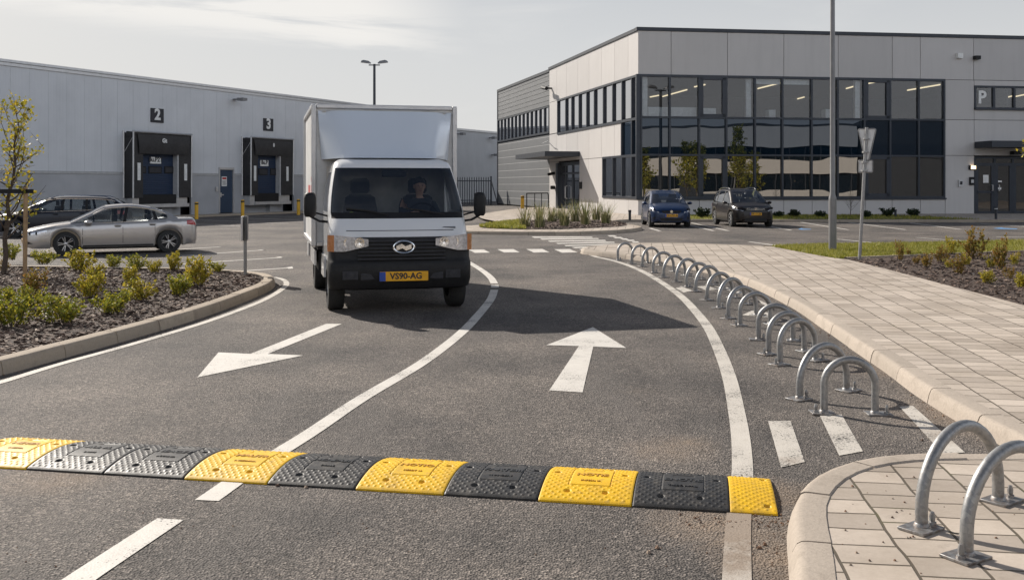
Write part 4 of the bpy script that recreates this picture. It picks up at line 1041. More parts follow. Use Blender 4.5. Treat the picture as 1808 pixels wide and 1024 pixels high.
# ------------------------------------------------------------------ bike hoops
def hoop(L, R, h, label, z=0.0, r=0.028, flip=False, detail=True):
    L = Vector(L); R = Vector(R); mid = (L+R)/2; d = R-L; w = d.length; ang = atan2(d.y, d.x)
    t = thing('bike_hoop', label, 'bike hoop', (mid.x, mid.y, z), ang, 'galvanised bike hoops')
    rr_ = random.Random(L.x*31+L.y); t.rotation_euler = (rr_.gauss(0, .009), rr_.gauss(0, .005), ang+rr_.gauss(0, .03))
    hw = w/2; ra = min(hw, h-.05); pts = [(-hw, 0, .004)]; zc = h-r-ra
    pts.append((-hw, 0, zc*.5)); 
    n = 22
    for i in range(n+1):
        a = pi - pi*i/n; pts.append((hw*cos(a), 0, zc+ra*sin(a)))
    pts += [(hw, 0, zc*.5), (hw, 0, .004)]
    mb = MB(); mb.tube(pts, r, 14); mb.build('tube', MAT['galv'], t, smooth=40)
    for sx in (-1, 1):
        mb = MB(); c = sx*hw
        mb.box(c-.10 if sx < 0 else c-.07, c+.07 if sx < 0 else c+.115, -.075, .06, 0.001, .014)
        mb.lathe([(.0, 0), (r+.008, 0), (r+.004, .012), (r, .018), (0, .018)], 14, Matrix.Translation((c, 0, .012)))
        bp = mb.build('base_plate', MAT['galv'], t, smooth=30, bevel=.002)
        bx = c+(-.065 if (sx < 0) and not flip else (.055 if sx < 0 else .08)); M = Matrix.Translation((bx, -.02, .013))
        mb = MB(); mb.lathe([(0, 0), (.021, 0), (.019, .014), (.013, .016), (.015, .038), (.009, .06), (0, .062)], 8, M); mb.build('bolt', MAT['galv'], bp, smooth=40)
    return t
HP = [((1454.6, 730), (1545, 731)), ((1412.7, 705), (1493, 690)), ((1378, 644), (1439, 637)), ((1356, 625.5), (1421, 621)), ((1339, 600), (1400, 602)), ((1306.6, 575), (1360, 573)), ((1287, 562.5), (1334, 557)), ((1268, 543.7), (1316, 538)), ((1248, 530), (1293, 526)), ((1228, 515), (1273, 511)), ((1212.7, 507), (1254, 504)), ((1194.6, 498), (1233, 494)), ((1172.4, 490), (1209, 487)), ((1153.6, 482), (1189, 480)), ((1134, 471), (1165, 469)), ((1115, 466), (1144, 464.5)), ((1090.7, 460), (1117, 459))]
ordn = ['nearest', 'second', 'third', 'fourth', 'fifth', 'sixth', 'seventh', 'eighth', 'ninth', 'tenth', 'eleventh', 'twelfth', 'thirteenth', 'fourteenth', 'fifteenth', 'sixteenth', 'seventeenth']
for k, (a, b) in enumerate(HP):
    lb = 'galvanised bike hoop, ' + ('nearest of the row standing on the asphalt' if k == 0 else 'farthest of the row, by the zebra crossing' if k == 16 else ordn[k] + ' from the near end of the asphalt row')
    hoop(G(*a), G(*b), .43 if k < 4 else .41, lb, flip=(k % 3 == 1))
A = Vector(G(1624, 932, .112)); B = Vector(G(1765, 886, .112))
hoop(A, B, .455, 'galvanised bike hoop on the near pavers, behind the one cut by the frame', .112, .0285, True)
A = Vector(G(1707, 983, .112)); hoop(A, A + Vector((.56, .33)), .455, 'galvanised bike hoop on the near pavers, cut by the right frame edge', .112, .0285)

# ------------------------------------------------------------------ posts, signs, bollards
x, y = G(1470, 443, .1)
lp = thing('lamp_post', 'tall grey steel lamp post standing on the lawn wedge', 'lamp post', (x, y, .1))
mb = MB(); mb.lathe([(.095, 0), (.092, 1.25), (.088, 1.30), (.062, 1.38), (.058, 4), (.05, 8.6), (0, 8.6)], 20); mb.build('pole', MAT['post_grey'], lp, smooth=40)
mb = MB(); mb.tube([(0, 0, 8.4), (-.2, 0, 8.75), (-1.1, 0, 8.95)], .035, 8); mb.build('arm', MAT['post_grey'], lp, smooth=40)
mb = MB(); mb.cbox((-1.4, 0, 8.97), (.75, .28, .12)); mb.build('lamp_head', MAT['post_grey'], lp, bevel=.04)
def twin_lamp(x, y, h, label, name='lamp_post'):
    t = thing(name, label, 'lamp post', (x, y, 0))
    mb = MB(); mb.lathe([(.14, 0), (.12, h*.4), (.10, h), (0, h)], 14); mb.build('pole', MAT['dark_trim'], t, smooth=40)
    mb = MB(); mb.tube([(-.45, 0, h-.08), (.45, 0, h-.08)], .05, 6); mb.build('arm', MAT['dark_trim'], t)
    for s in (-1, 1):
        mb = MB(); R = []
        for u, hh, ww in ((.28, .08, .12), (.45, .19, .2), (.85, .22, .22), (1.02, .15, .18), (1.1, .05, .12)):
            R.append([(s*u, a*ww, h + .0 + u*.12 + b*hh) for a, b in ((-1, 0), (1, 0), (.7, 1), (-.7, 1))])
        mb.rings(R, True, True, True); mb.build('lamp_head', MAT['post_grey'], t, recalc=True)
    return t
twin_lamp((661-CX)*80/F, 80, 11.45, 'distant twin headed lamp post above the warehouse roof')
x, y = G(1517.5, 460, .1)
sg = thing('road_sign', 'back of a give way sign with a small plate on a leaning grey post', 'road sign', (x, y, .1))
H_ = EYE-.1 + (HY-232)*y/F
def lean(z): return (.055*z, 0, z)
mb = MB(); mb.tube([lean(0), lean(H_*.5), lean(H_+.08)], .034, 10); mb.build('post', MAT['galv'], sg, smooth=40)
k = y/F; zt = EYE-.1+(HY-226)*k; zb_ = EYE-.1+(HY-285)*k
cx = .055*(zt-.3)+.02
def rtri(sc, cxx, cz):
    out = []
    W_, Hh = .15*sc, .36*sc
    for (px_, pz, a0) in ((-W_, Hh*.9, 90), (0, -Hh, 210), (W_, Hh*.9, 330)):
        for i in range(5): a = radians(a0 + 120*i/4); out.append((cxx+px_*.88+.04*cos(a), cz+pz*.9+.04*sin(a)))
    return out
R = Matrix.Translation((0, -.045, 0)) @ Matrix.Rotation(pi/2, 4, 'X') @ Matrix.Rotation(0, 4, 'Z')
Rz = Matrix.Rotation(radians(-22), 4, 'Z')
zc = (zt+zb_)/2
def yaw_about(cx_): return Matrix.Translation((cx_, 0, 0)) @ Rz @ Matrix.Translation((-cx_, 0, 0))
mb = MB(); mb.prism(rtri(1.0, cx, zc), -.062, -.055, yaw_about(cx) @ Matrix.Rotation(pi/2, 4, 'X')); sp = mb.build('sign_plate', MAT['alu'], sg, recalc=True)
mb = MB(); tr = rtri(1.02, cx, zc); mb.tube([yaw_about(cx) @ Vector((p[0], .05, p[1])) for p in tr + tr[:1]], .014, 6); mb.build('plate_rim', MAT['galv'], sp)
zc2 = EYE-.1+(HY-294)*k
sq = [(cx-.03+a*.14, zc2+b*.13) for a, b in ((-1, -.9), (-.9, -1), (.9, -1), (1, -.9), (1, .9), (.9, 1), (-.9, 1), (-1, .9))]
mb = MB(); mb.prism(sq, -.062, -.055, yaw_about(cx) @ Matrix.Rotation(pi/2, 4, 'X')); sp2 = mb.build('small_plate', MAT['alu'], sg, recalc=True)
mb = MB(); mb.tube([yaw_about(cx) @ Vector((p[0], .05, p[1])) for p in sq + sq[:1]], .013, 6); mb.build('plate_rim', MAT['galv'], sp2)
mb = MB()
for z in (zc+.12, zc-.16, zc2+.09, zc2-.09): mb.cbox((.055*z, -.01, z), (.12, .10, .035))
mb.build('clamp', MAT['galv'], sg)
x, y = G(433, 487, .1)
ps = thing('marker_post', 'short galvanised post with a sign plate seen edge on', 'sign post', (x, y, .1), radians(12))
mb = MB(); mb.tube([(0, 0, 0), (0, 0, 1.06)], .03, 10); mb.build('post', MAT['galv'], ps, smooth=40)
mb = MB(); mb.box(-.066, -.03, -.19, .19, .62, 1.05); mb.build('sign_plate', MAT['alu'], ps, bevel=.012)
mb = MB(); mb.box(.032, .045, -.19, .19, .63, 1.05); mb.build('rear_plate', MAT['post_grey'], ps, bevel=.006)
def bollard(px, pb, pt, w_px, label):
    x, y = G(px, pb); h = EYE + (HY-pt)*y/F; r = w_px*y/F/2
    t = thing('bollard', label, 'bollard', (x, y, 0), 0, 'yellow bollards')
    mb = MB(); mb.lathe([(r, 0), (r, h-.02), (r*.8, h), (0, h)], 14); mb.build('post', MAT['yellow'], t, smooth=40)
    mb = MB(); mb.lathe([(r*1.03, h*.86), (r*1.03, h*.94)], 14); mb.build('black_band', MAT['black'], t, smooth=40)
bollard(347, 387, 357, 6.5, 'yellow bollard to the right of loading dock 2')
bollard(428.5, 384, 353, 6, 'yellow bollard between the blue door and dock 3')
bollard(527, 379.5, 352, 6, 'yellow bollard to the right of loading dock 3')
bollard(922.5, 371, 346, 6, 'yellow bollard by the office side entrance')
for px, pb, pt, lb in ((1112, 389, 371, 'short black bollard at the corner of the office'), (1581, 383.5, 370, 'short dark bollard light in the lawn strip'), (1758.5, 387, 366, 'slim dark post with small lamp before the glass doors')):
    x, y = G(px, pb, .11); h = EYE-.11+(HY-pt)*y/F
    t = thing('bollard', lb, 'bollard', (x, y, .11)); mb = MB(); mb.lathe([(.06, 0), (.06, h*.8), (.07, h*.82), (.07, h), (0, h)], 12); mb.build('post', MAT['dark_trim'], t, smooth=40)
    mb = MB(); mb.lathe([(.072, h*.84), (.072, h*.9)], 12); mb.build('lens', MAT['white_sign' if px > 1600 else 'black'], t)
# handrail
a = Vector(G(930, 370.5, .11)); b = Vector(G(968, 368.5, .11)); 
hr = thing('handrail', 'black tubular handrail beside the office side entrance', 'handrail', (a.x, a.y, .11)); e = b-a
mb = MB()
mb.tube([(0, 0, 0), (0, 0, 1.05), (e.x*.97, e.y*.97, 1.05), (e.x, e.y, .95), (e.x*1.02, e.y*1.02, 0)], .035, 8); mb.build('rail', MAT['black'], hr)
for t_ in (.36, .68):
    mb = MB(); mb.tube([(e.x*t_, e.y*t_, 0), (e.x*t_, e.y*t_, 1.05)], .03, 6); mb.build('upright', MAT['black'], hr)
# palisade fence
fx0, fx1, fy = -9.2, -1.75, 84.0
pf = thing('palisade_fence', 'dark steel palisade fence between the warehouse and the office', 'fence', (fx0, fy, 0))
mb = MB(); n_ = int((fx1-fx0)/.2)
for i in range(n_+1):
    x = i*.2; mb.box(x-.035, x+.035, -.02, .02, .05, 2.3); mb.face((x-.035, 0, 2.3), (x+.035, 0, 2.3), (x, 0, 2.42))
for z in (.4, 2.05): mb.box(0, fx1-fx0, .021, .07, z-.04, z+.04)
mb.build('palisade_panel', MAT['dark_trim'], pf)
for x in (0, 3.7, 7.42):
    mb = MB(); mb.box(x-.07, x+.07, .072, .2, 0, 2.45); mb.build('fence_post', MAT['dark_trim'], pf)
mb = MB(); mb.tube([(7.4, -.1, 2.2), (7.95, -1.4, .3)], .05, 6); mb.build('brace', MAT['dark_trim'], pf)

# ------------------------------------------------------------------ plants
def leaf(mb, p, s, rnd, up=0.3):
    d = Vector((rnd.uniform(-1, 1), rnd.uniform(-1, 1), rnd.uniform(-.6, 1)+up)).normalized()
    n = d.orthogonal(); n.rotate(Quaternion(d, rnd.uniform(0, 6.3))); a = d*s; b = n*s*.36
    b0 = len(mb.v)
    q = d.cross(n)*s*.10
    mb.v += [tuple(p), tuple(p+a*.5+b+q), tuple(p+a), tuple(p+a*.5-b+q)]
    mb.f += [(b0, b0+1, b0+2), (b0, b0+2, b0+3)]
def shrub_meshes(seed, stems, leaves, spread, tall, ls=.045):
    """unit shrub about 1 m high: stems and leaf sprays"""
    rnd = random.Random(seed); st = MB(); lf = MB()
    for i in range(stems):
        a = rnd.uniform(0, 6.3); h = tall*rnd.uniform(.3, 1.0)**.8; r = spread*rnd.uniform(.2, 1.1)*(1.3-h*.55); P = []; q0 = rnd.uniform(.0, .42)*spread; r = max(r-q0*.6, .08)
        kx, ky = rnd.gauss(0, .05), rnd.gauss(0, .05)
        for t in range(6):
            u = t/5; P.append(Vector((cos(a)*(q0+r*u**1.1)+kx*u+rnd.gauss(0, .02), sin(a)*(q0+r*u**1.1)+ky*u+rnd.gauss(0, .02), h*u*(1-.12*u))))
        st.tube(P, [.011*(1-.8*t/5) for t in range(6)], 4)
        for j in range(leaves):
            u = rnd.uniform(.08, 1.03)**.9; k = min(4, int(u*5)); p = P[k].lerp(P[k+1], min(1.1, u*5-k))
            p = p + Vector((rnd.gauss(0, .032), rnd.gauss(0, .032), rnd.gauss(0, .025)))*(1.35-u*.7)
            if p.z > .015: leaf(lf, p, ls*rnd.uniform(.6, 1.5), rnd)
        for q in range(3):      # side twigs
            u = rnd.uniform(.35, .85); k = min(4, int(u*5)); p = P[k].lerp(P[k+1], u*5-k); b = rnd.uniform(0, 6.3); l = .22*rnd.uniform(.5, 1.1)
            e = p + Vector((cos(b)*l*.7, sin(b)*l*.7, l*.8)); st.tube([p, e], [.006, .002], 3)
            for j in range(leaves//4): leaf(lf, p.lerp(e, rnd.uniform(.3, 1.05)) + Vector((rnd.gauss(0, .02), rnd.gauss(0, .02), rnd.gauss(0, .02))), ls*rnd.uniform(.6, 1.4), rnd)
    return st, lf
PROTO = {}
def proto(kind):
    if kind not in PROTO:
        base, var = kind.rsplit('.', 1); var = int(var)
        spec = {'dense': (24, 25, .62, 1.15, .078, 'leaf_yellow'), 'green': (25, 25, .72, 1.1, .078, 'leaf_green'), 'autumn': (14, 34, .46, 1.15, .066, 'leaf_autumn'), 'olive': (14, 34, .5, 1.15, .066, 'leaf_yellow'), 'dark': (18, 40, .58, .85, .10, 'leaf_dark')}[base]
        st, lf = shrub_meshes(hash(base) % 1 + var*17 + len(base), *spec[:5])
        PROTO[kind] = (st, lf, MAT[spec[5]], None, None)
    return PROTO[kind]
def shrub(x, y, z, h, kind, label, group, wide=1.0):
    p = proto(kind); t = thing('shrub', label, 'shrub', (x, y, z), random.Random(x*7+y).uniform(0, 6.3), group)
    h *= 1.08; t.scale = (h*wide, h*wide, h)
    if p[3] is None:
        a = p[0].build('stems', MAT['bark']); b = p[1].build('foliage', p[2]); PROTO[kind] = (*p[:3], a.data, b.data); a.parent = t; b.parent = t
    else:
        for nm, d in (('stems', p[3]), ('foliage', p[4])):
            o = bpy.data.objects.new(nm, d); COL.objects.link(o); o.parent = t
z1 = lambda x, y: (x/2.825, 420+y/2.825)
LS = [ # zoomed base x, y, height in zoomed px, kind, width factor, label
 (60, 440, 165, 'green.0', 1.05, 'broad green shrub at the front left edge of the left bed'),
 (20, 330, 90, 'green.2', 1.0, 'small green shrub half cut by the left frame edge'),
 (150, 355, 110, 'green.1', 1.0, 'round green shrub behind the broad front left shrub'),
 (175, 300, 135, 'autumn.0', 1.1, 'taller reddish yellow shrub in the middle of the left bed, left side'),
 (320, 425, 140, 'green.1', 1.25, 'wide green shrub in front, alone by the kerb'),
 (560, 378, 125, 'green.0', 1.2, 'green shrub at the kerb right of the lone front one'),
 (448, 300, 130, 'dense.0', 1.0, 'tall yellow green shrub in the middle row of the left bed'),
 (700, 312, 100, 'dense.1', 1.25, 'yellow shrub in the middle of the left bed, near the kerb'),
 (885, 288, 105, 'green.2', 1.15, 'green shrub nearest the kerb bend of the left bed'),
 (985, 245, 150, 'dense.2', .8, 'upright yellow shrub near the tip of the left bed'),
 (655, 235, 90, 'dense.2', 1.0, 'yellow shrub behind the middle one of the left bed'),
 (400, 165, 100, 'dense.1', 1.2, 'yellow green shrub in front of the silver saloon front wheel'),
 (470, 215, 90, 'dense.0', 1.0, 'yellow shrub between the front and back rows of the left bed'),
 (220, 132, 75, 'green.0', 1.3, 'low green shrub below the silver saloon headlight'),
 (560, 150, 66, 'green.2', 1.2, 'low green shrub below the silver saloon front door'),
 (680, 160, 75, 'green.1', 1.1, 'green shrub below the silver saloon rear door'),
 (770, 175, 66, 'dense.0', 1.0, 'small yellow shrub below the silver saloon rear wheel'),
 (860, 165, 90, 'dense.1', .9, 'yellow shrub behind the silver saloon rear wheel'),
 (1085, 172, 58, 'green.0', 1.1, 'small green shrub at the tip of the left bed'),
 (60, 110, 85, 'green.1', 1.0, 'green shrub between the tree and the timber stake'),
 (20, 165, 60, 'autumn.1', 1.1, 'small reddish shrub at the foot of the young tree')]
for x, y, hz, kd, wd, lb in LS:
    p = z1(x, y); q = G(*p, .1); shrub(q[0], q[1], .1, hz/2.825*q[1]/F, kd, lb, 'shrubs in the left bed', wd)
z4p = lambda x, y: (1380+x/4.224, 350+y/4.224)
RS = [(880, 468, 155, 'autumn.0', .6, 'thin leaning autumn shrub at the left end of the right bed'),
 (945, 430, 65, 'autumn.1', .8, 'tiny sparse shrub by the lawn edging'),
 (1085, 518, 120, 'autumn.1', 1.0, 'reddish low shrub at the left of the right bed'),
 (1190, 478, 130, 'autumn.2', 1.1, 'bushy autumn shrub behind the reddish low one'),
 (1265, 420, 150, 'olive.0', .8, 'tall olive shrub by the lawn, left of the tallest one'),
 (1330, 565, 150, 'autumn.0', 1.0, 'brown green shrub in the middle front of the right bed'),
 (1430, 455, 245, 'autumn.2', .85, 'tallest autumn shrub in the right bed'),
 (1520, 635, 100, 'dense.1', 1.3, 'low yellow green shrub at the front of the right bed'),
 (1640, 545, 275, 'autumn.1', .55, 'tall narrow orange shrub in the right bed'),
 (1790, 670, 125, 'dense.2', 1.1, 'yellow shrub at the right frame edge, front'),
 (1010, 492, 70, 'autumn.1', 1.2, 'small brown shrub left of the reddish low one'), (1250, 520, 80, 'olive.1', 1.2, 'low olive shrub between the bushy one and the middle front one'), (1700, 600, 90, 'autumn.2', 1.2, 'low brown shrub in front of the narrow orange one'), (1740, 500, 110, 'olive.0', .9, 'olive shrub at the right, behind the low brown one'), (1380, 500, 100, 'olive.1', 1.1, 'olive shrub at the foot of the tallest autumn one'),
 (1560, 520, 110, 'olive.1', .9, 'olive shrub between the tallest and the narrow orange shrub')]
for x, y, hz, kd, wd, lb in RS:
    p = z4p(x, y); q = G(*p, .1); shrub(q[0], q[1], .1, .9*hz/4.224*q[1]/F, kd, lb, 'shrubs in the right bed', wd)
for i, (px, pb, hp, lb) in enumerate(((1241.5, 384.5, 21, 'dark evergreen shrub between the blue and the brown car'), (1374, 383.5, 13, 'dark small evergreen right beside the brown car'), (1402, 383, 15, 'dark evergreen second to the right of the brown car'), (1450, 384, 14, 'dark evergreen just left of the tall lamp post'), (1530.6, 384.5, 15, 'dark evergreen behind the leaning sign post'), (1567, 382.5, 18, 'dark evergreen right of the leaning sign post'), (1614, 382, 16, 'rightmost dark evergreen along the office front'))):
    q = G(px, pb, .12); shrub(q[0], q[1], .12, hp*q[1]/F, 'dark.%d' % (i % 3), lb, 'evergreens along the office', 1.15)

def ornamental(x, y, z, h, label, seed):
    rnd = random.Random(seed); t = thing('ornamental_grass', label, 'grass clump', (x, y, z), 0, 'grass clumps on the far island'); mb = MB()
    for i in range(110):
        a = rnd.uniform(0, 6.3); l = h*rnd.uniform(.45, 1.4); r = rnd.uniform(.02, .2); o = l*rnd.uniform(.05, .6); w = .018
        c, s = cos(a), sin(a); P = []
        for u in (0, .4, .75, 1): P.append(Vector((c*(r+o*u**2), s*(r+o*u**2), l*u*(1-.08*u))))
        for j in range(3):
            w0, w1 = w*(1-j*.3), w*(1-(j+1)*.3)
            mb.face(P[j]+Vector((-s*w0, c*w0, 0)), P[j]+Vector((s*w0, -c*w0, 0)), P[j+1]+Vector((s*w1, -c*w1, 0)), P[j+1]+Vector((-s*w1, c*w1, 0)))
    mb.build('blades', MAT['reed'], t)
for i, (px, pb, hp, lb) in enumerate(((927, 400.5, 29, 'grass clump leftmost on the far island'), (952, 402, 38, 'tallest grass clump at the front left of the far island'), (975, 392, 22, 'small grass clump behind the tall front left one'), (997, 399, 32, 'slim grass clump at the front centre of the far island'), (1015, 391.5, 32, 'dense grass clump at the back centre of the far island'), (1034, 397, 36, 'grass clump at the front right of centre on the far island'), (1052, 388.5, 28, 'grass clump behind, near the office corner side'), (1070, 395, 30, 'grass clump rightmost on the far island'), (985, 387, 16, 'lowest grass clump at the back of the far island'))):
    q = G(px, pb, .125); ornamental(q[0], q[1], .125, hp*q[1]/F*1.05, lb, i)

def tree(name, label, x, y, z, h, seed, mat, nb, leaves, ls, spread=.28, group=None, low=.25, trunk_r=.022, lean=(0, 0)):
    rnd = random.Random(seed); t = thing(name, label, 'tree', (x, y, z), 0, group); tr = MB(); lf = MB()
    T = [Vector((lean[0]*u + rnd.gauss(0, .008)*h, lean[1]*u + rnd.gauss(0, .008)*h, h*.97*u)) for u in [i/9 for i in range(10)]]
    T[0] = Vector((0, 0, 0)); tr.tube(T, [trunk_r*h*(1-.88*i/9)*.55 for i in range(10)], 8)
    for i in range(nb):
        u = low + (1-low)*(i+rnd.random())/nb; u = min(u, .97); k = min(8, int(u*9)); p = T[k].lerp(T[k+1], u*9-k)
        a = i*2.4 + rnd.uniform(-.5, .5); l = h*spread*(1.15-u*.85)*rnd.uniform(.6, 1.25)
        P = [p]; d = Vector((cos(a), sin(a), rnd.uniform(.5, 1.1))).normalized()
        for j in range(4):
            d = (d + Vector((rnd.gauss(0, .15), rnd.gauss(0, .15), .16))).normalized(); P.append(P[-1]+d*l/4)
        r0 = trunk_r*h*.22*(1.1-u*.7); tr.tube(P, [r0*(1-.8*j/4) for j in range(5)], 5)
        for s_ in range(4):
            v = rnd.uniform(.25, 1); kk = min(3, int(v*4)); q = P[kk].lerp(P[kk+1], v*4-kk); dd = Vector((rnd.gauss(0, 1), rnd.gauss(0, 1), rnd.uniform(0, 1.2))).normalized(); e = q + dd*l*rnd.uniform(.2, .5)
            tr.tube([q, e], [r0*.35, r0*.12], 4)
            for m_ in range(leaves): leaf(lf, q.lerp(e, rnd.uniform(.15, 1.08)) + Vector((rnd.gauss(0, 1), rnd.gauss(0, 1), rnd.gauss(0, 1)))*ls*.7, ls*rnd.uniform(.6, 1.4), rnd)
        for m_ in range(leaves*2):
            v = rnd.uniform(.35, 1.0); kk = min(3, int(v*4)); leaf(lf, P[kk].lerp(P[kk+1], v*4-kk) + Vector((rnd.gauss(0, 1), rnd.gauss(0, 1), rnd.gauss(0, 1)))*ls*.6, ls*rnd.uniform(.6, 1.4), rnd)
    tr.build('trunk', MAT['bark'], t, smooth=60)
    if leaves: lf.build('crown', MAT[mat], t)
    return t
x, y = G(4, 484, .1)
tree('young_tree', 'slender young tree with sparse yellow green leaves tied to stakes', x+.02, y, .1, 3.05, 11, 'leaf_yellow', 30, 5, .058, .36, None, .2, .03, (.25, 0))
x, y = G(44, 486, .1)
st = thing('tree_stake', 'pair of timber stakes with a black cross tie holding the young tree', 'tree stake', (x, y, .1))
for dx in (0, -1.05):
    mb = MB(); mb.tube([(dx, 0, 0), (dx+.015, 0, 1.56)], .038, 8); mb.build('stake', MAT['wood'], st, smooth=40)
mb = MB(); mb.cbox((-.48, -.045, 1.49), (1.3, .03, .075)); mb.build('cross_tie', MAT['black'], st)
q = G(1502, 383, .12); tree('bare_tree', 'small bare bush tree against the office base', q[0], q[1], .12, 1.35, 3, 'leaf_dark', 26, 0, .05, .5, None, .2, .03)
# young trees beyond the right frame edge: one crown reaches into the picture, the others show in the glass
tree('young_tree', 'yellow leaved young tree cut by the right frame edge', 12.0, 21.8, .1, 3.1, 21, 'leaf_yellow', 26, 14, .075, .42, None, .22, .03)
for i, (x, y, h, lb) in enumerate(((28.5, 24.5, 4.6, 'bushy tree reflected between the two parked cars'), (22.6, 26.0, 5.2, 'second bushy tree reflected above the blue car'), (36, 14, 5.0, 'bare topped tree reflected in the lower panes by the lamp post'), (25.5, 29.5, 6.3, 'tall green tree reflected in the glass above the brown car'), (20.5, 32.0, 4.8, 'young tree reflected in the glass above the blue car'), (16.8, 30.5, 4.3, 'slim young tree reflected in the glass at the corner'), (31, 12, 5.5, 'tree reflected low in the glass right of the brown car'))):
    tree('young_tree', lb, x, y, 0, h, 40+i, 'leaf_green', 34, 12, .12, .3, 'trees seen in the office glass', .2, .022)
twin_lamp(17.7, 31.6, 9.0, 'twin headed lamp post reflected in the office corner glass')
# ------------------------------------------------------------------ vehicles
def car_paint(name, col, metal=0.0, rough=.35, coat=.65):
    m = N(name); p = m.pos(True)
    c = m.mix(m.maprange(m.noise(3, 4, .6, p), .45, .8, 0, .25), col, tuple(lerp(k, .2, .06) for k in col))
    sx = m.new('ShaderNodeSeparateXYZ'); m.l.new(p, sx.inputs[0])
    dn = m.math('MULTIPLY', m.maprange(sx.outputs['Z'], .55, .15), m.maprange(m.noise(9, 5, .7, p), .35, .7, 0, .35))
    c = m.mix(dn, c, (.16, .14, .115))
    m.set(Base_Color=c, Metallic=metal, Roughness=rough, Coat_Weight=coat, Specular_IOR_Level=.5 if coat > .5 else .3, Coat_Roughness=.03); return m.m
MAT['car_silver'] = car_paint('warm silver paint', (.44, .42, .405), .5, .22)
MAT['car_navy'] = car_paint('navy paint', (.006, .008, .017), .1, .3, .25)
MAT['car_blue'] = car_paint('blue paint', (.006, .022, .07), .2, .3, .35)
MAT['car_brown'] = car_paint('dark brown paint', (.011, .008, .008), .2, .3, .25)
MAT['truck_white'] = car_paint('white truck paint', (.76, .76, .755), 0, .28, .9)
MAT['box_white'] = simple('white box panel', (.60, .60, .59), .5, 0, .06, 1.2, dirt=.35)
MAT['car_glass'] = glass_mat('car glass', (.74, .78, .78), .05, .92)
MAT['wind_glass'] = glass_mat('windscreen glass', (.66, .70, .72), .05, .95)
MAT['chrome'] = simple('chrome', (.75, .75, .75), .12, 1.0, .03)
MAT['rim'] = simple('alloy rim', (.55, .55, .56), .3, .8, .05)
MAT['lens'] = glass_mat('headlamp glass', (.9, .9, .92), .25, .45)
MAT['lamp_clear'] = simple('headlamp reflector', (.60, .61, .64), .15, .6, .3, 30)
MAT['tail'] = simple('tail lamp red', (.38, .012, .015), .2, 0, .1, coat=1)
MAT['amber'] = simple('amber lamp', (.5, .19, .06), .25, 0, .1, coat=1)
def wheel(root, x, y, r, w, sgn, spokes=5, rim='rim', steel=False):
    M = Matrix.Translation((x, y, r)) @ Matrix.Rotation(-pi/2*sgn, 4, 'X')     # local z points outwards
    mb = MB(); mb.lathe([(r*.60, -w/2), (r*.93, -w/2), (r, -w*.36), (r, w*.36), (r*.95, w*.47), (r*.66, w*.5), (r*.63, w*.42), (r*.6, -w/2)], 36, M)
    mb.f = mb.f[:-2]
    wh_ = thing('wheel', None, None); wh_.parent = root
    mb.build('tyre', MAT['rubber'], wh_, smooth=40, recalc=True)
    mb = MB(); mb.lathe([(0, -w*.1), (r*.62, -w*.1), (r*.62, w*.46), (r*.66, w*.48), (r*.66, w*.5), (r*.60, w*.5), (r*.585, w*.2), (0, w*.05)], 32, M)
    mb.build('wheel_well', MAT['black'], wh_, smooth=40, recalc=True)
    mb = MB()
    if steel:
        mb.lathe([(0, w*.2), (r*.25, w*.22), (r*.3, w*.35), (r*.5, w*.3), (r*.6, w*.42), (r*.64, w*.48), (r*.6, w*.3), (0, w*.1)], 24, M)
    else:
        mb.lathe([(r*.59, w*.2), (r*.655, w*.505), (r*.675, w*.49), (r*.64, w*.3)], 32, M); mb.f = mb.f[:-2]
        mb.lathe([(0, w*.3), (r*.13, w*.3), (r*.13, w*.42), (r*.09, w*.45), (0, w*.45)], 16, M)
        for k in range(spokes):
            for o in (-.16, .16):
                a = 2*pi*k/spokes; c0, c1 = a+o*1.6, a+o
                q0 = (r*.09*cos(c0), r*.09*sin(c0)); q1 = (r*.63*cos(c1), r*.63*sin(c1)); t0, t1 = r*.035, r*.05
                nx, ny = -sin(a), cos(a)
                R = [[(q[0]+nx*t*s1, q[1]+ny*t*s1, z_) for s1, z_ in ((-1, h0), (1, h0), (.7, h1), (-.7, h1))] for q, t, h0, h1 in ((q0, t0, w*.3, w*.42), (q1, t1, w*.36, w*.49))]
                R = [[M @ Vector(p) for p in rr] for rr in R]; mb.rings(R, True, True, True)
    mb.build('rim', MAT['black' if steel == 'k' else rim], wh_, smooth=35, recalc=True)
    return wh_

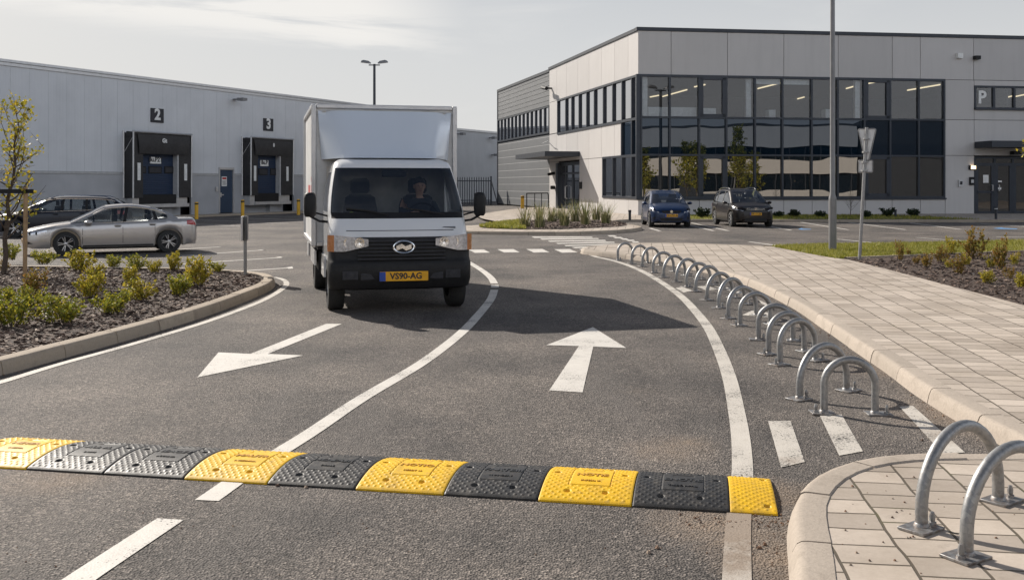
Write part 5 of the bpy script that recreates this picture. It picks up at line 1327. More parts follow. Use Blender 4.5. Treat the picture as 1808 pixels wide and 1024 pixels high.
def car(name, label, P, paint, theta, scale, near, near_side, group=None):
    """near = ground point of the front wheel on the side facing us; near_side = +1 left, -1 right"""
    wb, W, r = P['wb'], P['W'], P['r']; xf, xr = wb/2+P['fo'], -(wb/2+P['ro']); tr = W/2-.11
    c, s = cos(theta), sin(theta)
    lx, ly = wb/2*scale, tr*near_side*scale
    root = thing(name, label, P.get('cat', 'car'), (near[0]-(c*lx-s*ly), near[1]-(s*lx+c*ly), 0), theta, group); root.scale = (scale,)*3
    hw = W/2
    wt = [(xr, .70), (xr+.05, .84), (xr+.22, .95), (xr+.7, 1), (xf-1.0, 1), (xf-.5, .965), (xf-.22, .89), (xf-.08, .78), (xf, .60)]
    def w(x): return hw*sinterp(wt, x)
    deck, belt, roof = P['deck'], P['belt'], P['roof']
    xA, xD = roof[-1][0], roof[0][0]
    ra = r*1.17
    def zb(x):
        z = P['sill'] + .10*max(0, (x-(xf-.35))/.35)**2 + .14*max(0, ((xr+.5)-x)/.5)**1.3
        for xc in (wb/2, -wb/2):
            d = abs(x-xc)
            if d < ra: z = max(z, r*.98+sqrt(ra*ra-d*d))
        return z
    def top(x): return sinterp(deck, x)
    def sh(x): return min(top(x)-.035, sinterp(belt, x))
    def sec(x):
        W_ = w(x); b = zb(x); t = top(x); s_ = sh(x); b = min(b, s_-.06)
        q = [(0, .24), (W_*.70, .24), (W_*.70, b), (W_*.955, b), (W_*.985, b+.03)]
        for u, k in ((.25, .998), (.5, 1.0), (.72, .985), (.9, .975)): q.append((W_*k, lerp(b+.03, s_, u)))
        q += [(W_*.945, s_), (W_*.90, lerp(s_, t, .45)), (W_*.72, lerp(s_, t, .80)), (W_*.35, lerp(s_, t, .97)), (0, t)]
        return q
    xs = []
    x = xr
    while x < xf:
        xs.append(x); near_arch = min(abs(abs(x)-wb/2-ra), abs(abs(x)-wb/2+ra)) < .07
        x += .012 if near_arch else (.025 if x > xf-.25 or x < xr+.25 else .05)
    xs.append(xf)
    body = MB(); R = []
    for x in xs:
        h = sec(x); R.append([(x, y, z) for y, z in h] + [(x, -y, z) for y, z in reversed(h[1:-1])])
    body.rings(R, True, True, True); bo = body.build('body', MAT[paint], root, smooth=38, recalc=True)
    def side(x, z, sg, o=.004):
        h = sec(x)
        for (y0, z0), (y1, z1) in zip(h[3:], h[4:]):
            if z0 <= z <= z1 and z1 > z0: return Vector((x, sg*(lerp(y0, y1, (z-z0)/(z1-z0))+o), z))
        return Vector((x, sg*(h[3][1]+o), z)) if z < h[3][1] else Vector((x, sg*(h[9][0]+o), z))
    # greenhouse
    H = max(z for _, z in roof); rw = P['roofw']
    def rz(x): return sinterp(roof, x)
    def gl(x, k=13, o=0):
        bz = sh(x)+.0; t = max(rz(x), bz+.012); f = (t-bz)/(H-bz); wb_ = w(x)*.925; wtp = lerp(wb_, hw*rw, min(1, f)); e = min(.05, (t-bz)*.4)
        return [(wb_+o, bz-.02), (lerp(wb_, wtp, .5)+o+.008, lerp(bz, t-e, .5)), (wtp+o, t-e), (wtp*.93, t-e*.25+o), (wtp*.6, t+.012*f+o), (0, t+.02*f+o)]
    gx = [lerp(xD, xA, i/40) for i in range(41)]
    g_ = MB(); R = []
    for x in gx:
        h = gl(x); R.append([(x, y, z) for y, z in h] + [(x, -y, z) for y, z in reversed(h[:-1])])
    g_.rings(R, False); g_.build('windows', MAT['car_glass'], root, smooth=40)
    xB, xC = P['roofx']
    rp = MB(); R = []
    for i in range(21):
        x = lerp(xC, xB, i/20); h = gl(x, o=.006)
        p2 = (lerp(h[2][0], h[1][0], .16), lerp(h[2][1], h[1][1], .16)); hh = [p2] + h[2:]
        R.append([(x, y, z) for y, z in hh] + [(x, -y, z) for y, z in reversed(hh[:-1])])
    rp.rings(R, False); rp.build('roof', MAT[paint], root, smooth=40)
    def gp(x, t, sg, o=.007):
        h = gl(x); a, b, c_ = h[0], h[1], h[2]
        y, z = (lerp(a[0], b[0], t*2), lerp(a[1], b[1], t*2)) if t < .5 else (lerp(b[0], c_[0], t*2-1), lerp(b[1], c_[1], t*2-1))
        return Vector((x, sg*(y+o), z))
    # pillars follow the glass edges
    for sg in (-1, 1):
        # A pillar and screen edge, C pillar and rear edge: bands along the shoulder of the glass
        for x0, x1 in ((xB-.02, xA), (xD, xC+.02)):
            mb = MB()
            A_ = []; B_ = []
            for i in range(13):
                x = lerp(x0, x1, i/12); h = gl(x)
                A_.append(Vector((x, sg*(h[2][0]*.9), lerp(h[3][1], h[4][1], .15)+.006))); B_.append(Vector((x, sg*(lerp(h[2][0], h[1][0], .3)+.007), lerp(h[2][1], h[1][1], .3))))
            m_ = [Vector((a.x, sg*(gl(a.x)[2][0]+.006), gl(a.x)[2][1]+.004)) for a in A_]
            mb.rings([A_, m_, B_], False); mb.build('pillar', MAT[paint], root, smooth=50)
        if P.get('cfill'):
            x0, x1 = xD, P['cfill']; mb = MB()
            mb.rings([[gp(lerp(x0, x1, i/8), t, sg, .006) for i in range(9)] for t in (0, .35, .7, 1)], False); mb.build('quarter_panel', MAT[paint], root, smooth=50)
        for xb_, dx in P['posts']:
            mb = MB(); mb.rings([[gp(xb_+dx*t-.045, t, sg), gp(xb_+dx*t+.045, t, sg)] for t in (0, .25, .5, .75, 1)], False); mb.build('window_post', MAT['black'], root)
        mb = MB()      # bright trim along the belt
        if P.get('trim'): 
            mb.tube([gp(lerp(xD+.35, xA-.25, i/20), .05, sg, .008) for i in range(21)], .015, 5)
            mb.tube([gp(lerp(xD+.35, xB+.35, i/20), .97, sg, .010) for i in range(21)], .013, 5)
            mb.build('window_trim', MAT['chrome'], root)
        # seams
        mb = MB()
        for xs_ in P['seams']:
            mb.rings([[side(xs_+o, lerp(zb(xs_)+.02, sh(xs_)-.01, t), sg, .0025) for o in (-.006, .006)] for t in (0, .2, .4, .6, .8, 1)], False)
        z_ = P['sill']+.05
        mb.rings([[side(lerp(-wb/2+ra+.05, wb/2-ra-.05, i/16), z_+o, sg, .0025) for i in range(17)] for o in (-.02, .02)], False)
        mb.build('door_seam', MAT['black'], bo)
        for xh in P['handles']:
            mb = MB(); p = side(xh, sh(xh)-.09, sg, .012); mb.cbox(p, (.2, .022, .032)); mb.build('door_handle', MAT[paint], root, bevel=.008)
            mb = MB(); p = side(xh, sh(xh)-.1, sg, .003); mb.cbox(p, (.15, .006, .06)); mb.build('handle_recess', MAT['black'], bo, bevel=.002)
        # mirror
        xm = P['mirror']; p = gp(xm, .12, sg, .02); mb = MB()
        mb.cbox(p+Vector((0, sg*.04, -.01)), (.06, .12, .03)); R = []
        for u, k in ((-.07, .55), (-.03, .95), (.04, 1), (.10, .75), (.14, .35)): R.append([p+Vector((u, sg*.15+.105*k*cos(a), .035+.068*k*sin(a))) for a in [2*pi*i/12 for i in range(12)]])
        mb.rings(R, True, True, True); mb.build('door_mirror', MAT[P.get('mirror_mat', paint)], root, smooth=50, recalc=True)
        # lamps wrap round the corners
        def patch(fx, z0, z1, nm, mt, o=.006, n=18):
            mb = MB()
            mb.rings([[side(fx(i/n), lerp(z0(i/n), z1(i/n), t), sg, o) for i in range(n+1)] for t in (0, .25, .5, .75, 1)], False)
            return mb.build(nm, MAT[mt], root, smooth=60)
        hz = P['lampz']
        hl = patch(lambda t: lerp(xf-P['lampl'], xf-.015, t), lambda t: hz[0]+.045*(1-t), lambda t: min(hz[1]+.05*(1-t), sh(lerp(xf-P['lampl'], xf-.015, t))-.004), 'headlight', 'lamp_clear')
        for t in (.45, .75):
            mb = MB(); x = lerp(xf-P['lampl'], xf-.03, t); p = side(x, (hz[0]+hz[1])/2+.01, sg, .008); mb.lathe([(0, -.012), (.045, -.012), (.05, .004), (.03, .008), (0, .003)], 14, Matrix.Translation(p) @ Matrix.Rotation(sg*-(1.0-t*.7), 4, 'Z') @ Matrix.Rotation(pi/2, 4, 'Y') ); mb.build('lamp_unit', MAT['black'], hl, smooth=40)
        mb = MB(); 
        patch(lambda t: lerp(xr+.02, xr+.32, t), lambda t: P['tailz'][0]+.04*t, lambda t: min(P['tailz'][1], sh(lerp(xr+.02, xr+.32, t))-.004), 'taillight', 'tail')
        patch(lambda t: lerp(xf-.26, xf-.06, t), lambda t: .36, lambda t: .36+.10*t, 'fog_recess', 'black', .005)
    # nose: grille, plate, bumper intake
    zt_ = sh(xf); gw_ = P['grillew']; gz = P['grillez']
    def nose(y, z, o=.005):
        # x of the nose at lateral offset y: invert the plan width
        lo, hi = xf-.6, xf
        for _ in range(22):
            m_ = (lo+hi)/2
            if w(m_)*.97 > abs(y): lo = m_
            else: hi = m_
        return Vector((lo+o, y, z))
    def nosepatch(y0, z0, y1, z1, nm, mt, o=.006, par=root):
        mb = MB(); mb.grid(lambda u, v: nose(lerp(-lerp(y0, y1, v), lerp(y0, y1, v), u), lerp(z0, z1, v), o), 24, 4); return mb.build(nm, MAT[mt], par, smooth=60)
    gr = nosepatch(gw_*.8, gz[0], gw_, gz[1], 'grille', 'black')
    mb = MB()
    for i in range(5):
        z = lerp(gz[0], gz[1], (i+.5)/5); mb.tube([nose(y, z, .01) for y in [lerp(-gw_*.78, gw_*.78, j/12) for j in range(13)]], .005, 4)
    mb.build('grille_bar', MAT['chrome' if P.get('chromebar') else 'ink'], gr)
    if P.get('chromebar'):
        mb = MB(); mb.tube([nose(y, gz[1]+.01, .012) for y in [lerp(-gw_*1.05, gw_*1.05, j/12) for j in range(13)]], .012, 5); mb.build('grille_trim', MAT['chrome'], gr)
    mb = MB(); p = nose(0, gz[1]-.045, .02); Mz = Matrix.Translation(p) @ Matrix.Rotation(pi/2, 4, 'Y'); mb.lathe([(.035, 0), (.058, 0), (.058, .012), (.035, .012)], 20, Mz); mb.cbox(p+Vector((.008, 0, 0)), (.012, .012, .09)); mb.build('emblem', MAT['chrome'], gr)
    nosepatch(hw*.48, .27, hw*.55, .40, 'lower_intake', 'black')
    pz = P['platez']; mb = MB(); p = nose(0, pz, .02); mb.cbox(p, (.015, .52, .115)); pl = mb.build('number_plate', MAT['plate_yellow'], root, bevel=.004)
    mb = MB(); mb.cbox(p+Vector((.009, -.235, 0)), (.004, .05, .11)); mb.build('plate_strip', MAT['plate_blue'], pl)
    tm = text_mb(P['plate'], .105, .002, .003, Matrix.Translation(p+Vector((.0105, .02, 0))) @ Matrix(((0, 0, 1, 0), (1, 0, 0, 0), (0, 1, 0, 0), (0, 0, 0, 1)))); tm.build('lettering', MAT['ink'], pl)
    # wheels, cabin
    for x in (wb/2, -wb/2):
        for sg in (-1, 1): wheel(root, x, sg*tr, r, .21, sg, P.get('spokes', 5))
    mb = MB(); mb.box(-wb/2, wb/2, -hw*.72, hw*.72, .16, .26); mb.build('underbody', MAT['black'], root)
    def seat_mb(x, y):
        mb = MB(); bz = sh(0)
        mb.rings([[(x-.02-.10*(z-bz)+dx, y+dy*k, z) for dx, dy in ((-.06, -.2), (.05, -.22), (.05, .22), (-.06, .2))] for z, k in ((bz-.05, 1), (bz+.12, 1), (bz+.2, .8))], True, True, True)
        mb.rings([[(x-.05+dx, y+dy*k, z) for dx, dy in ((-.04, -.11), (.04, -.12), (.04, .12), (-.04, .11))] for z, k in ((bz+.22, .8), (bz+.27, 1), (bz+.36, .95), (bz+.4, .7))], True, True, True)
        return mb
    for x in P['seats']:
        for y in (-.38, .38): seat_mb(x, y).build('seat', MAT['seat'], root, smooth=60)
    mb = MB(); mb.tube([(P['seats'][0]+.55, .38+.19*cos(a), sh(0)+.06+.17*sin(a)) for a in [2*pi*i/20 for i in range(21)]], .014, 5); mb.build('steering_wheel', MAT['black'], root)
    if P.get('rails'):
        for sg in (-1, 1):
            mb = MB(); mb.tube([Vector((x, sg*hw*rw*.92, rz(x)+(.05 if 0 < i < 10 else 0))) for i, x in enumerate([lerp(xC+.1, xB-.1, k/10) for k in range(11)])], .016, 6); mb.build('roof_rail', MAT['chrome'], root)
    return root
SEDAN = dict(wb=2.85, W=1.86, r=.345, fo=1.12, ro=.84, sill=.22, roofw=.66, roofx=(.34, -.9), cat='car',
    deck=[(-2.265, .84), (-2.22, 1.02), (-2.12, 1.06), (-1.6, 1.07), (0, 1.0), (1.0, .99), (1.55, .94), (2.1, .84), (2.4, .76), (2.545, .64)],
    belt=[(-2.265, .80), (-2.1, 1.0), (-1.5, .985), (0, .94), (1.0, .90), (1.6, .85), (2.545, .66)],
    roof=[(-1.68, 1.07), (-1.32, 1.25), (-.9, 1.385), (-.3, 1.46), (.3, 1.42), (.75, 1.22), (1.3, .965)],
    posts=[(-.16, -.10), (-1.08, .10)], cfill=-1.38, seams=[.98, -.12, -1.02], handles=[.02, -.95], mirror=.80, trim=True, lampz=(.60, .70), lampl=.62, tailz=(.82, .98), grillew=.36, grillez=(.50, .68), platez=.42, plate='26 PKL', seats=[.1, -.85], spokes=5, chromebar=True)
WAGON = dict(SEDAN, fo=.86, ro=1.02, belt=[(-2.445, .80), (-2.3, 1.02), (-1.5, 1.0), (0, .95), (1.0, .91), (1.6, .84), (2.285, .66)], deck=[(-2.445, .84), (-2.42, 1.0), (-2.25, 1.04), (-1.7, 1.04), (0, 1.0), (1.0, .99), (1.5, .94), (2.0, .84), (2.2, .76), (2.285, .66)], roof=[(-2.36, 1.06), (-2.15, 1.28), (-1.85, 1.43), (-1.0, 1.48), (-.3, 1.49), (.3, 1.44), (.75, 1.24), (1.25, .97)], roofx=(.34, -1.95), posts=[(-.16, -.06), (-1.05, .04), (-1.95, .25)], cfill=None, rails=True, handles=[.02, -.9], plate='PX 82')
HATCH = dict(wb=2.5, W=1.72, r=.31, fo=.72, ro=.62, sill=.2, roofw=.70, roofx=(.15, -1.3), cat='car',
    deck=[(-1.87, .85), (-1.82, 1.0), (-1.5, 1.02), (0, 1.0), (.9, 1.02), (1.35, .95), (1.75, .82), (1.9, .72), (1.97, .62)],
    belt=[(-1.87, .8), (-1.5, 1.0), (0, .96), (.9, .93), (1.4, .84), (1.97, .64)],
    roof=[(-1.80, 1.03), (-1.6, 1.3), (-1.3, 1.43), (-.5, 1.51), (.1, 1.47), (.55, 1.28), (1.1, .99)],
    posts=[(-.2, -.08), (-1.1, .05)], cfill=-1.45, seams=[.85, -.16, -.95], handles=[0, -.8], mirror=.68, mirror_mat='car_blue', lampz=(.66, .80), lampl=.62, tailz=(.8, .98), grillew=.42, grillez=(.60, .70), platez=.50, plate='DN-721-A', seats=[0, -.8], chromebar=False)
MPV = dict(wb=2.7, W=1.82, r=.335, fo=.8, ro=.85, sill=.24, roofw=.70, roofx=(.3, -1.75), cat='car',
    deck=[(-2.2, .9), (-2.15, 1.06), (-1.8, 1.08), (0, 1.06), (1.0, 1.08), (1.5, 1.03), (1.95, .93), (2.1, .82), (2.15, .70)],
    belt=[(-2.2, .85), (-1.8, 1.06), (0, 1.02), (1.0, .99), (1.5, .93), (2.15, .72)],
    roof=[(-2.12, 1.09), (-1.98, 1.35), (-1.75, 1.56), (-.8, 1.66), (.2, 1.63), (.7, 1.40), (1.25, 1.06)],
    posts=[(-.15, -.05), (-1.2, .02)], cfill=None, seams=[.95, -.12, -1.05], handles=[.05, -.9], mirror=.85, lampz=(.74, .88), lampl=.55, tailz=(.8, 1.1), grillew=.52, grillez=(.72, .85), platez=.58, plate='DR-17-ZK', seats=[.1, -.8], rails=True, chromebar=True)
car('silver_car', 'silver four door saloon parked behind the left mulch bed', SEDAN, 'car_silver', radians(206), .83, G(116, 451.5), 1)
car('estate_car', 'dark navy estate car parked behind the silver saloon', WAGON, 'car_navy', radians(193), .88, G(26, 420), 1)
car('hatchback_car', 'small blue hatchback parked at the office corner', HATCH, 'car_blue', radians(-91), .97, G(1149.5, 401), -1)
car('family_car', 'tall dark brown family car parked right of the blue hatchback', MPV, 'car_brown', radians(-87), .93, G(1293, 400.5), -1)

# ---- truck
TH = radians(-76)
truck = thing('box_truck', 'white box truck with black grille driving towards the viewer', 'truck', (-1.62, 13.78, 0), TH)
def rounded_plan(x_front, x_back, hw, rc, taper=0.0):
    """open outline from back right round the nose to back left, with a tag for each point"""
    P = []; T = []
    ys = [0, .07, .14, .45, .80, .92]
    for f in ys: P.append((lerp(x_back, x_front-rc, f), -hw)); T.append(('s', f, -1))
    for i in range(6):
        a = -pi/2 + (pi/2)*i/5; P.append((x_front-rc+rc*cos(a), -hw+rc+rc*sin(a))); T.append(('c', i/5, -1))
    for i in range(1, 12):
        y = lerp(-hw+rc, hw-rc, i/12); P.append((x_front + .05*(1-(y/(hw-rc))**2), y)); T.append(('f', i/12, 0))
    for i in range(6):
        a = (pi/2)*i/5; P.append((x_front-rc+rc*cos(a), hw-rc+rc*sin(a))); T.append(('c', 1-i/5, 1))
    for f in reversed(ys): P.append((lerp(x_back, x_front-rc, f), hw)); T.append(('s', f, 1))
    return P, T
fx_t = [(.66, .60), (.9, .60), (1.02, .57), (1.12, .50), (1.22, .40), (1.29, .32), (1.95, -.17), (2.02, -.25), (2.06, -.36), (2.08, -.5)]
hw_t = [(.66, .93), (1.25, .935), (1.95, .84), (2.03, .80), (2.08, .70)]
lv = [.66, .8, .92, 1.02, 1.08, 1.14, 1.2, 1.25, 1.29, 1.33, 1.42, 1.55, 1.68, 1.8, 1.88, 1.94, 1.98, 2.02, 2.05, 2.075]
XB = -1.12
shell = MB(); wind = MB(); sidew = MB(); sidew2 = MB(); cowl = MB()
Rr = []
for z in lv:
    P, T = rounded_plan(sinterp(fx_t, z), XB, sinterp(hw_t, z), .20 if z < 1.3 else .16); Rr.append([(x, y, z) for x, y in P])
for i in range(len(lv)-1):
    zm = (lv[i]+lv[i+1])/2
    for j in range(len(T)-1):
        a, b = T[j], T[j+1]; q = (Rr[i][j], Rr[i][j+1], Rr[i+1][j+1], Rr[i+1][j])
        front = 'f' in (a[0], b[0]) or (a[0] == 'c' and b[0] == 'c' and min(a[1], b[1]) >= .39)
        sd = a[0] == 's' and b[0] == 's' and .13 < (a[1]+b[1])/2 < .93
        tgt = shell
        if front and 1.33 < zm < 1.94: tgt = wind
        elif front and 1.25 < zm < 1.33: tgt = cowl
        elif sd and 1.33 < zm < 1.9: tgt = sidew if a[2] < 0 else sidew2
        tgt.face(*q)
shell.face(*[Vector(p) for p in Rr[-1]])
shell.face(*[Vector((XB, y, z)) for y, z in ((-.93, .66), (.93, .66), (.84, 1.95), (.7, 2.075), (-.7, 2.075), (-.84, 1.95))])
for sg in (-1, 1):   # lower door panels behind the wheel arch
    shell.box(XB, -.46, sg*.925-.03, sg*.925+.006, .40, .70)
tb = shell.build('cab', MAT['truck_white'], truck, smooth=40, weld=True)
wind.build('windscreen', MAT['wind_glass'], truck, smooth=60, weld=True)
sidew.build('side_window', MAT['car_glass'], truck, smooth=60, weld=True); sidew2.build('side_window', MAT['car_glass'], truck, smooth=60, weld=True)
cowl.build('cowl', MAT['black'], truck, smooth=60, weld=True)
# bumper and grille in black plastic
mb = MB(); R = []
for z, xf_, h_ in ((.31, .50, .90), (.34, .62, .94), (.45, .68, .955), (.66, .69, .955), (.70, .66, .95), (.74, .635, .945), (.86, .64, .945), (1.0, .615, .94), (1.015, .56, .93)):
    P, T2 = rounded_plan(xf_, .36, h_, .17); R.append([(x, y, z) for x, y in P])
mb.rings(R, False); mb.face(*[Vector(p) for p in R[0]]); mb.face(*[Vector(p) for p in R[-1]])
bp = mb.build('bumper', MAT['black'], truck, smooth=40)
mb = MB()
for i in range(6):
    z = .715+i*.047
    mb.rings([[(.662-.004*i-.0 + .05*(1-(y/.72)**2)+dx, y, z+dz) for dx, dz in ((0, 0), (.022, .004), (.018, .022), (0, .026))] for y in [lerp(-.58, .58, k/16) for k in range(17)]], True, True, True)
mb.build('grille', MAT['seat'], truck, smooth=30)
mb = MB(); mb.cbox((.69, 0, .50), (.06, 1.1, .10)); mb.build('bumper_intake', MAT['ink'], bp, bevel=.02)
# emblem: chrome oval with a slanted bar
def front_M(y, z, x): return Matrix.Translation((x, y, z)) @ Matrix(((0, 0, 1, 0), (1, 0, 0, 0), (0, 1, 0, 0), (0, 0, 0, 1)))
mb = MB(); Me = front_M(.02, .88, .715); n_ = 28
mb.tube([Me @ Vector((.135*cos(2*pi*i/n_), .078*sin(2*pi*i/n_), 0)) for i in range(n_+1)], .016, 8)
mb.prism([(-.10, -.042), (-.02, -.012), (.03, -.045), (.10, -.02), (.10, .042), (.02, .012), (-.03, .045), (-.10, .02)], -.008, .012, Me)
mb.build('emblem', MAT['chrome'], truck, smooth=40, recalc=True)
for sg in (-1, 1):
    # headlamp wraps the corner: amber outside, clear inside
    for nm, y0, y1, mt in (('indicator', .875, .955, 'amber'), ('headlight', .44, .875, 'lamp_clear')):
        mb = MB()
        def hp(u, v, y0=y0, y1=y1):
            y = lerp(y0, y1, u); z = lerp(.86 if y > .5 else .9, 1.03, v) - .0
            z = lerp(lerp(.90, .83, min(1, (y-.44)/.3)), lerp(.99, 1.045, min(1, (y-.44)/.4)), v)
            hwz, rc = .945, .17; x = .655 + .05*max(0, 1-(y/.77)**2)
            if y > hwz-rc: d = min(1, (y-(hwz-rc))/(rc+.02)); x = .655-rc+rc*sqrt(max(0, 1-d*d))
            return Vector((x+.02, sg*y*1.012, z))
        mb.grid(hp, 12, 5); hl = mb.build(nm, MAT[mt], truck, smooth=60)
        if nm == 'headlight':
            for y in (.56, .70):
                mb = MB(); mb.lathe([(0, .0), (.045, .0), (.062, .012), (.065, .016), (.05, .016), (0, .006)], 18, front_M(sg*y, .945, .695-.03*(y > .6))); mb.build('lamp_unit', MAT['chrome'], hl, smooth=40)
    mb = MB(); mb.lathe([(0, 0), (.05, 0), (.055, .02), (0, .024)], 16, front_M(sg*.68, .52, .71)); mb.cbox((.70, sg*.68, .52), (.03, .2, .11)); mb.build('fog_lamp', MAT['ink'], bp)
    # mirrors on arms
    big = sg < 0
    mb = MB(); yy = sg*1.17; R = []
    for z, k in ((1.27, .7), (1.30, .95), (1.40, 1), (1.52, 1), (1.58, .85), (1.6, .5)):
        R.append([(.12+.075*k*cos(a)*(1.0), yy+.085*k*sin(a), z) for a in [2*pi*i/14 for i in range(14)]])
    mb.rings(R, True, True, True); mr = mb.build('door_mirror', MAT['black'], truck, smooth=50, recalc=True)
    mb = MB(); mb.tube([(.13, sg*.92, 1.20), (.13, sg*1.05, 1.215), (.12, yy, 1.28)], .018, 6); mb.tube([(.05, sg*.9, 1.27), (.12, yy-sg*.05, 1.33)], .014, 6); mb.build('mirror_arm', MAT['black'], truck, smooth=40)
    # wheels
    wheel(truck, 0, sg*.83, .345, .22, sg, steel=True, rim='alu')
    wheel(truck, -2.9, sg*.86, .345, .24, sg, steel=True, rim='alu')
    # front arch liner
    mb = MB(); mb.rings([[(.42*cos(a), sg*y, .33+.40*sin(a)) for a in [pi*i/14 for i in range(15)]] for y in (.6, .93)], False); mb.build('arch_liner', MAT['black'], truck)
    # door lines, handle, side step
    mb = MB()
    for x0, x1, z0, z1 in ((-.95, -.94, .72, 1.30), (-.02, -.01, .82, 1.28)): mb.box(x0, x1, sg*.930-.004, sg*.930+.006, z0, z1)
    mb.cbox((-.8, sg*.945, 1.18), (.2, .03, .04)); mb.build('door_handle', MAT['black'], truck)
# plate
mb = MB(); mb.cbox((.735, .02, .50), (.02, .64, .125)); pl = mb.build('number_plate', MAT['plate_yellow'], truck, bevel=.004)
mb = MB(); mb.cbox((.748, -.265, .50), (.004, .08, .12)); mb.build('plate_strip', MAT['plate_blue'], pl)
text_mb('VS90-AG', .112, .002, .003, front_M(.045, .50, .7465)).build('lettering', MAT['ink'], pl)
mb = MB(); mb.cbox((.50, .62, 1.125), (.02, .26, .022), Matrix.Rotation(.7, 3, 'Y')); mb.build('badge', MAT['post_grey'], truck)
mb = MB(); mb.tube([(sinterp(fx_t, 1.10)+.058-.05*(y/.75)**2, y, 1.095) for y in [lerp(-.72, .72, i/16) for i in range(17)]], .0045, 4); mb.build('bonnet_seam', MAT['ink'], truck)
# wipers
mb = MB()
for y0, y1 in ((-.15, -.70), (.62, .02)):
    f = lambda z: sinterp(fx_t, z)
    mb.tube([(.40, y0, 1.30), (f(1.36)+.06, lerp(y0, y1, .5), 1.355), (f(1.38)+.03, y1, 1.385)], .011, 5)
mb.build('wiper', MAT['black'], truck)
# cargo box, deflector, chassis
mb = MB(); mb.box(-4.2, -1.2, -1.06, 1.06, .84, 2.86); bx = mb.build('cargo_box', MAT['box_white'], truck, bevel=.02)
mb = MB()
for y in (-1.06, 1.06):
    for x in (-1.2, -4.2): mb.box(x-.035, x+.035, y-.035, y+.035, .80, 2.90)
    for z in (.83, 2.87): mb.box(-4.16, -1.24, y-.034, y+.034, z-.034, z+.034)
for z in (.83, 2.87): mb.box(-1.234, -1.166, -1.02, 1.02, z-.033, z+.033)
mb.build('box_frame', MAT['alu'], bx, bevel=.012)
mb = MB()
for x, l in ((-1.75, .7), (-2.7, .5)): mb.box(x-l/2, x+l/2, -1.064, -1.0605, 1.55, 1.70); 
mb.box(-2.0, -1.55, -1.064, -1.0605, 1.75, 1.83); mb.build('side_marking', MAT['red'], bx)
mb = MB()
def defl(u, v):
    y = lerp(-1, 1, u); hwv = lerp(.66, .90, v); x = lerp(-.36, -1.06, v**.8) - .16*abs(y)**5; return Vector((x, y*hwv, lerp(2.085, 2.80, v)))
mb.grid(defl, 20, 10)
for sg in (-1, 1):
    A_ = [defl((sg+1)/2, i/10) for i in range(11)]; B_ = [Vector((-1.165, sg*lerp(.95, 1.0, i/10), lerp(2.08, 2.80, i/10))) for i in range(11)]
    mb.rings([A_, B_] if sg > 0 else [B_, A_], False)
T_ = [defl(i/20, 1) for i in range(21)]; mb.rings([T_, [Vector((-1.165, p.y*1.08, 2.80)) for p in T_]], False)
MAT['deflector'] = car_paint('silver blue deflector paint', (.70, .75, .81), .1, .2, .9)
mb.build('wind_deflector', MAT['deflector'], truck, smooth=35, weld=True, recalc=True)
mb = MB()
for y in (-.42, .42): mb.box(-4.1, .3, y-.05, y+.05, .52, .70)
mb.box(-4.15, -1.25, -1.0, 1.0, .74, .80); mb.box(-1.2, .45, -.85, .85, .55, .64); mb.tube([(0, -.75, .345), (0, .75, .345)], .05, 8); mb.tube([(-2.9, -.75, .345), (-2.9, .75, .345)], .06, 8); mb.lathe([(0, -.14), (.14, -.08), (.14, .08), (0, .14)], 12, Matrix.Translation((-2.9, 0, .345)))
mb.box(-2.2, -1.4, -.98, -.75, .42, .70); mb.build('chassis', MAT['black'], truck)
for sg in (-1, 1):
    
    for x0, x1 in ((-2.5, -1.35), (-3.9, -3.35)):
        mb = MB(); mb.box(x0, x1, sg*1.03-.015, sg*1.03+.015, .50, .72); mb.build('side_guard', MAT['alu'], truck)
# cabin inside
mb = MB(); mb.box(XB+.03, XB+.05, -.88, .88, .7, 1.98); mb.build('cab_back', simple('beige cab lining', (.42, .39, .35), .9), truck)
mb = MB(); R = []
for x, z in ((.38, 1.1), (.30, 1.24), (.12, 1.27), (-.02, 1.22), (-.05, 1.0)): R.append([(x, y, z) for y in (-.86, -.3, .3, .86)])
mb.rings(R, False); mb.build('dashboard', MAT['seat'], truck, smooth=40)
for y in (-.42, .42):
    mb = MB()
    mb.rings([[(-.72-.12*(z-.9)+dx, y+dy*k, z) for dx, dy in ((-.08, -.23), (.07, -.25), (.07, .25), (-.08, .23))] for z, k in ((.9, 1), (1.3, 1), (1.52, .85), (1.56, .6))], True, True, True)
    mb.rings([[(-.80+dx, y+dy*k, z) for dx, dy in ((-.05, -.13), (.04, -.14), (.04, .14), (-.05, .13))] for z, k in ((1.58, .8), (1.62, 1), (1.76, .95), (1.80, .7))], True, True, True)
    mb.box(-.7, -.22, y-.25, y+.25, .86, .98); mb.build('seat', MAT['seat'], truck, smooth=60)
mb = MB(); Ms = Matrix.Translation((-.18, .42, 1.27)) @ Matrix.Rotation(radians(-35), 4, 'Y'); mb.tube([Ms @ Vector((.21*cos(a)*.0 + 0, .21*cos(a), .21*sin(a))) for a in [2*pi*i/24 for i in range(25)]], .016, 6); mb.tube([Ms @ Vector((0, -.2, 0)), Ms @ Vector((0, .2, 0))], .02, 5); mb.build('steering_wheel', MAT['black'], truck)
mb = MB(); mb.cbox((-.16, 0, 1.86), (.04, .34, .09)); mb.build('rear_view_mirror', MAT['black'], truck, bevel=.015)
vest = thing('hi_vis_vest', 'yellow green hi vis vest lying on the truck dashboard', 'vest'); vest.location = truck.matrix_basis @ Vector((.16, -.66, 1.262)); vest.rotation_euler = (0, 0, TH)
mb = MB(); mb.grid(lambda u, v: Vector((lerp(-.09, .09, v)+.01*sin(u*9), lerp(-.2, .24, u), .005+.05*sin(u*pi)*sin(v*pi)*(1+.5*sin(u*14)))), 24, 10); vb = mb.build('cloth', simple('hi vis yellow', (.45, .55, .05), .8), vest, smooth=60)
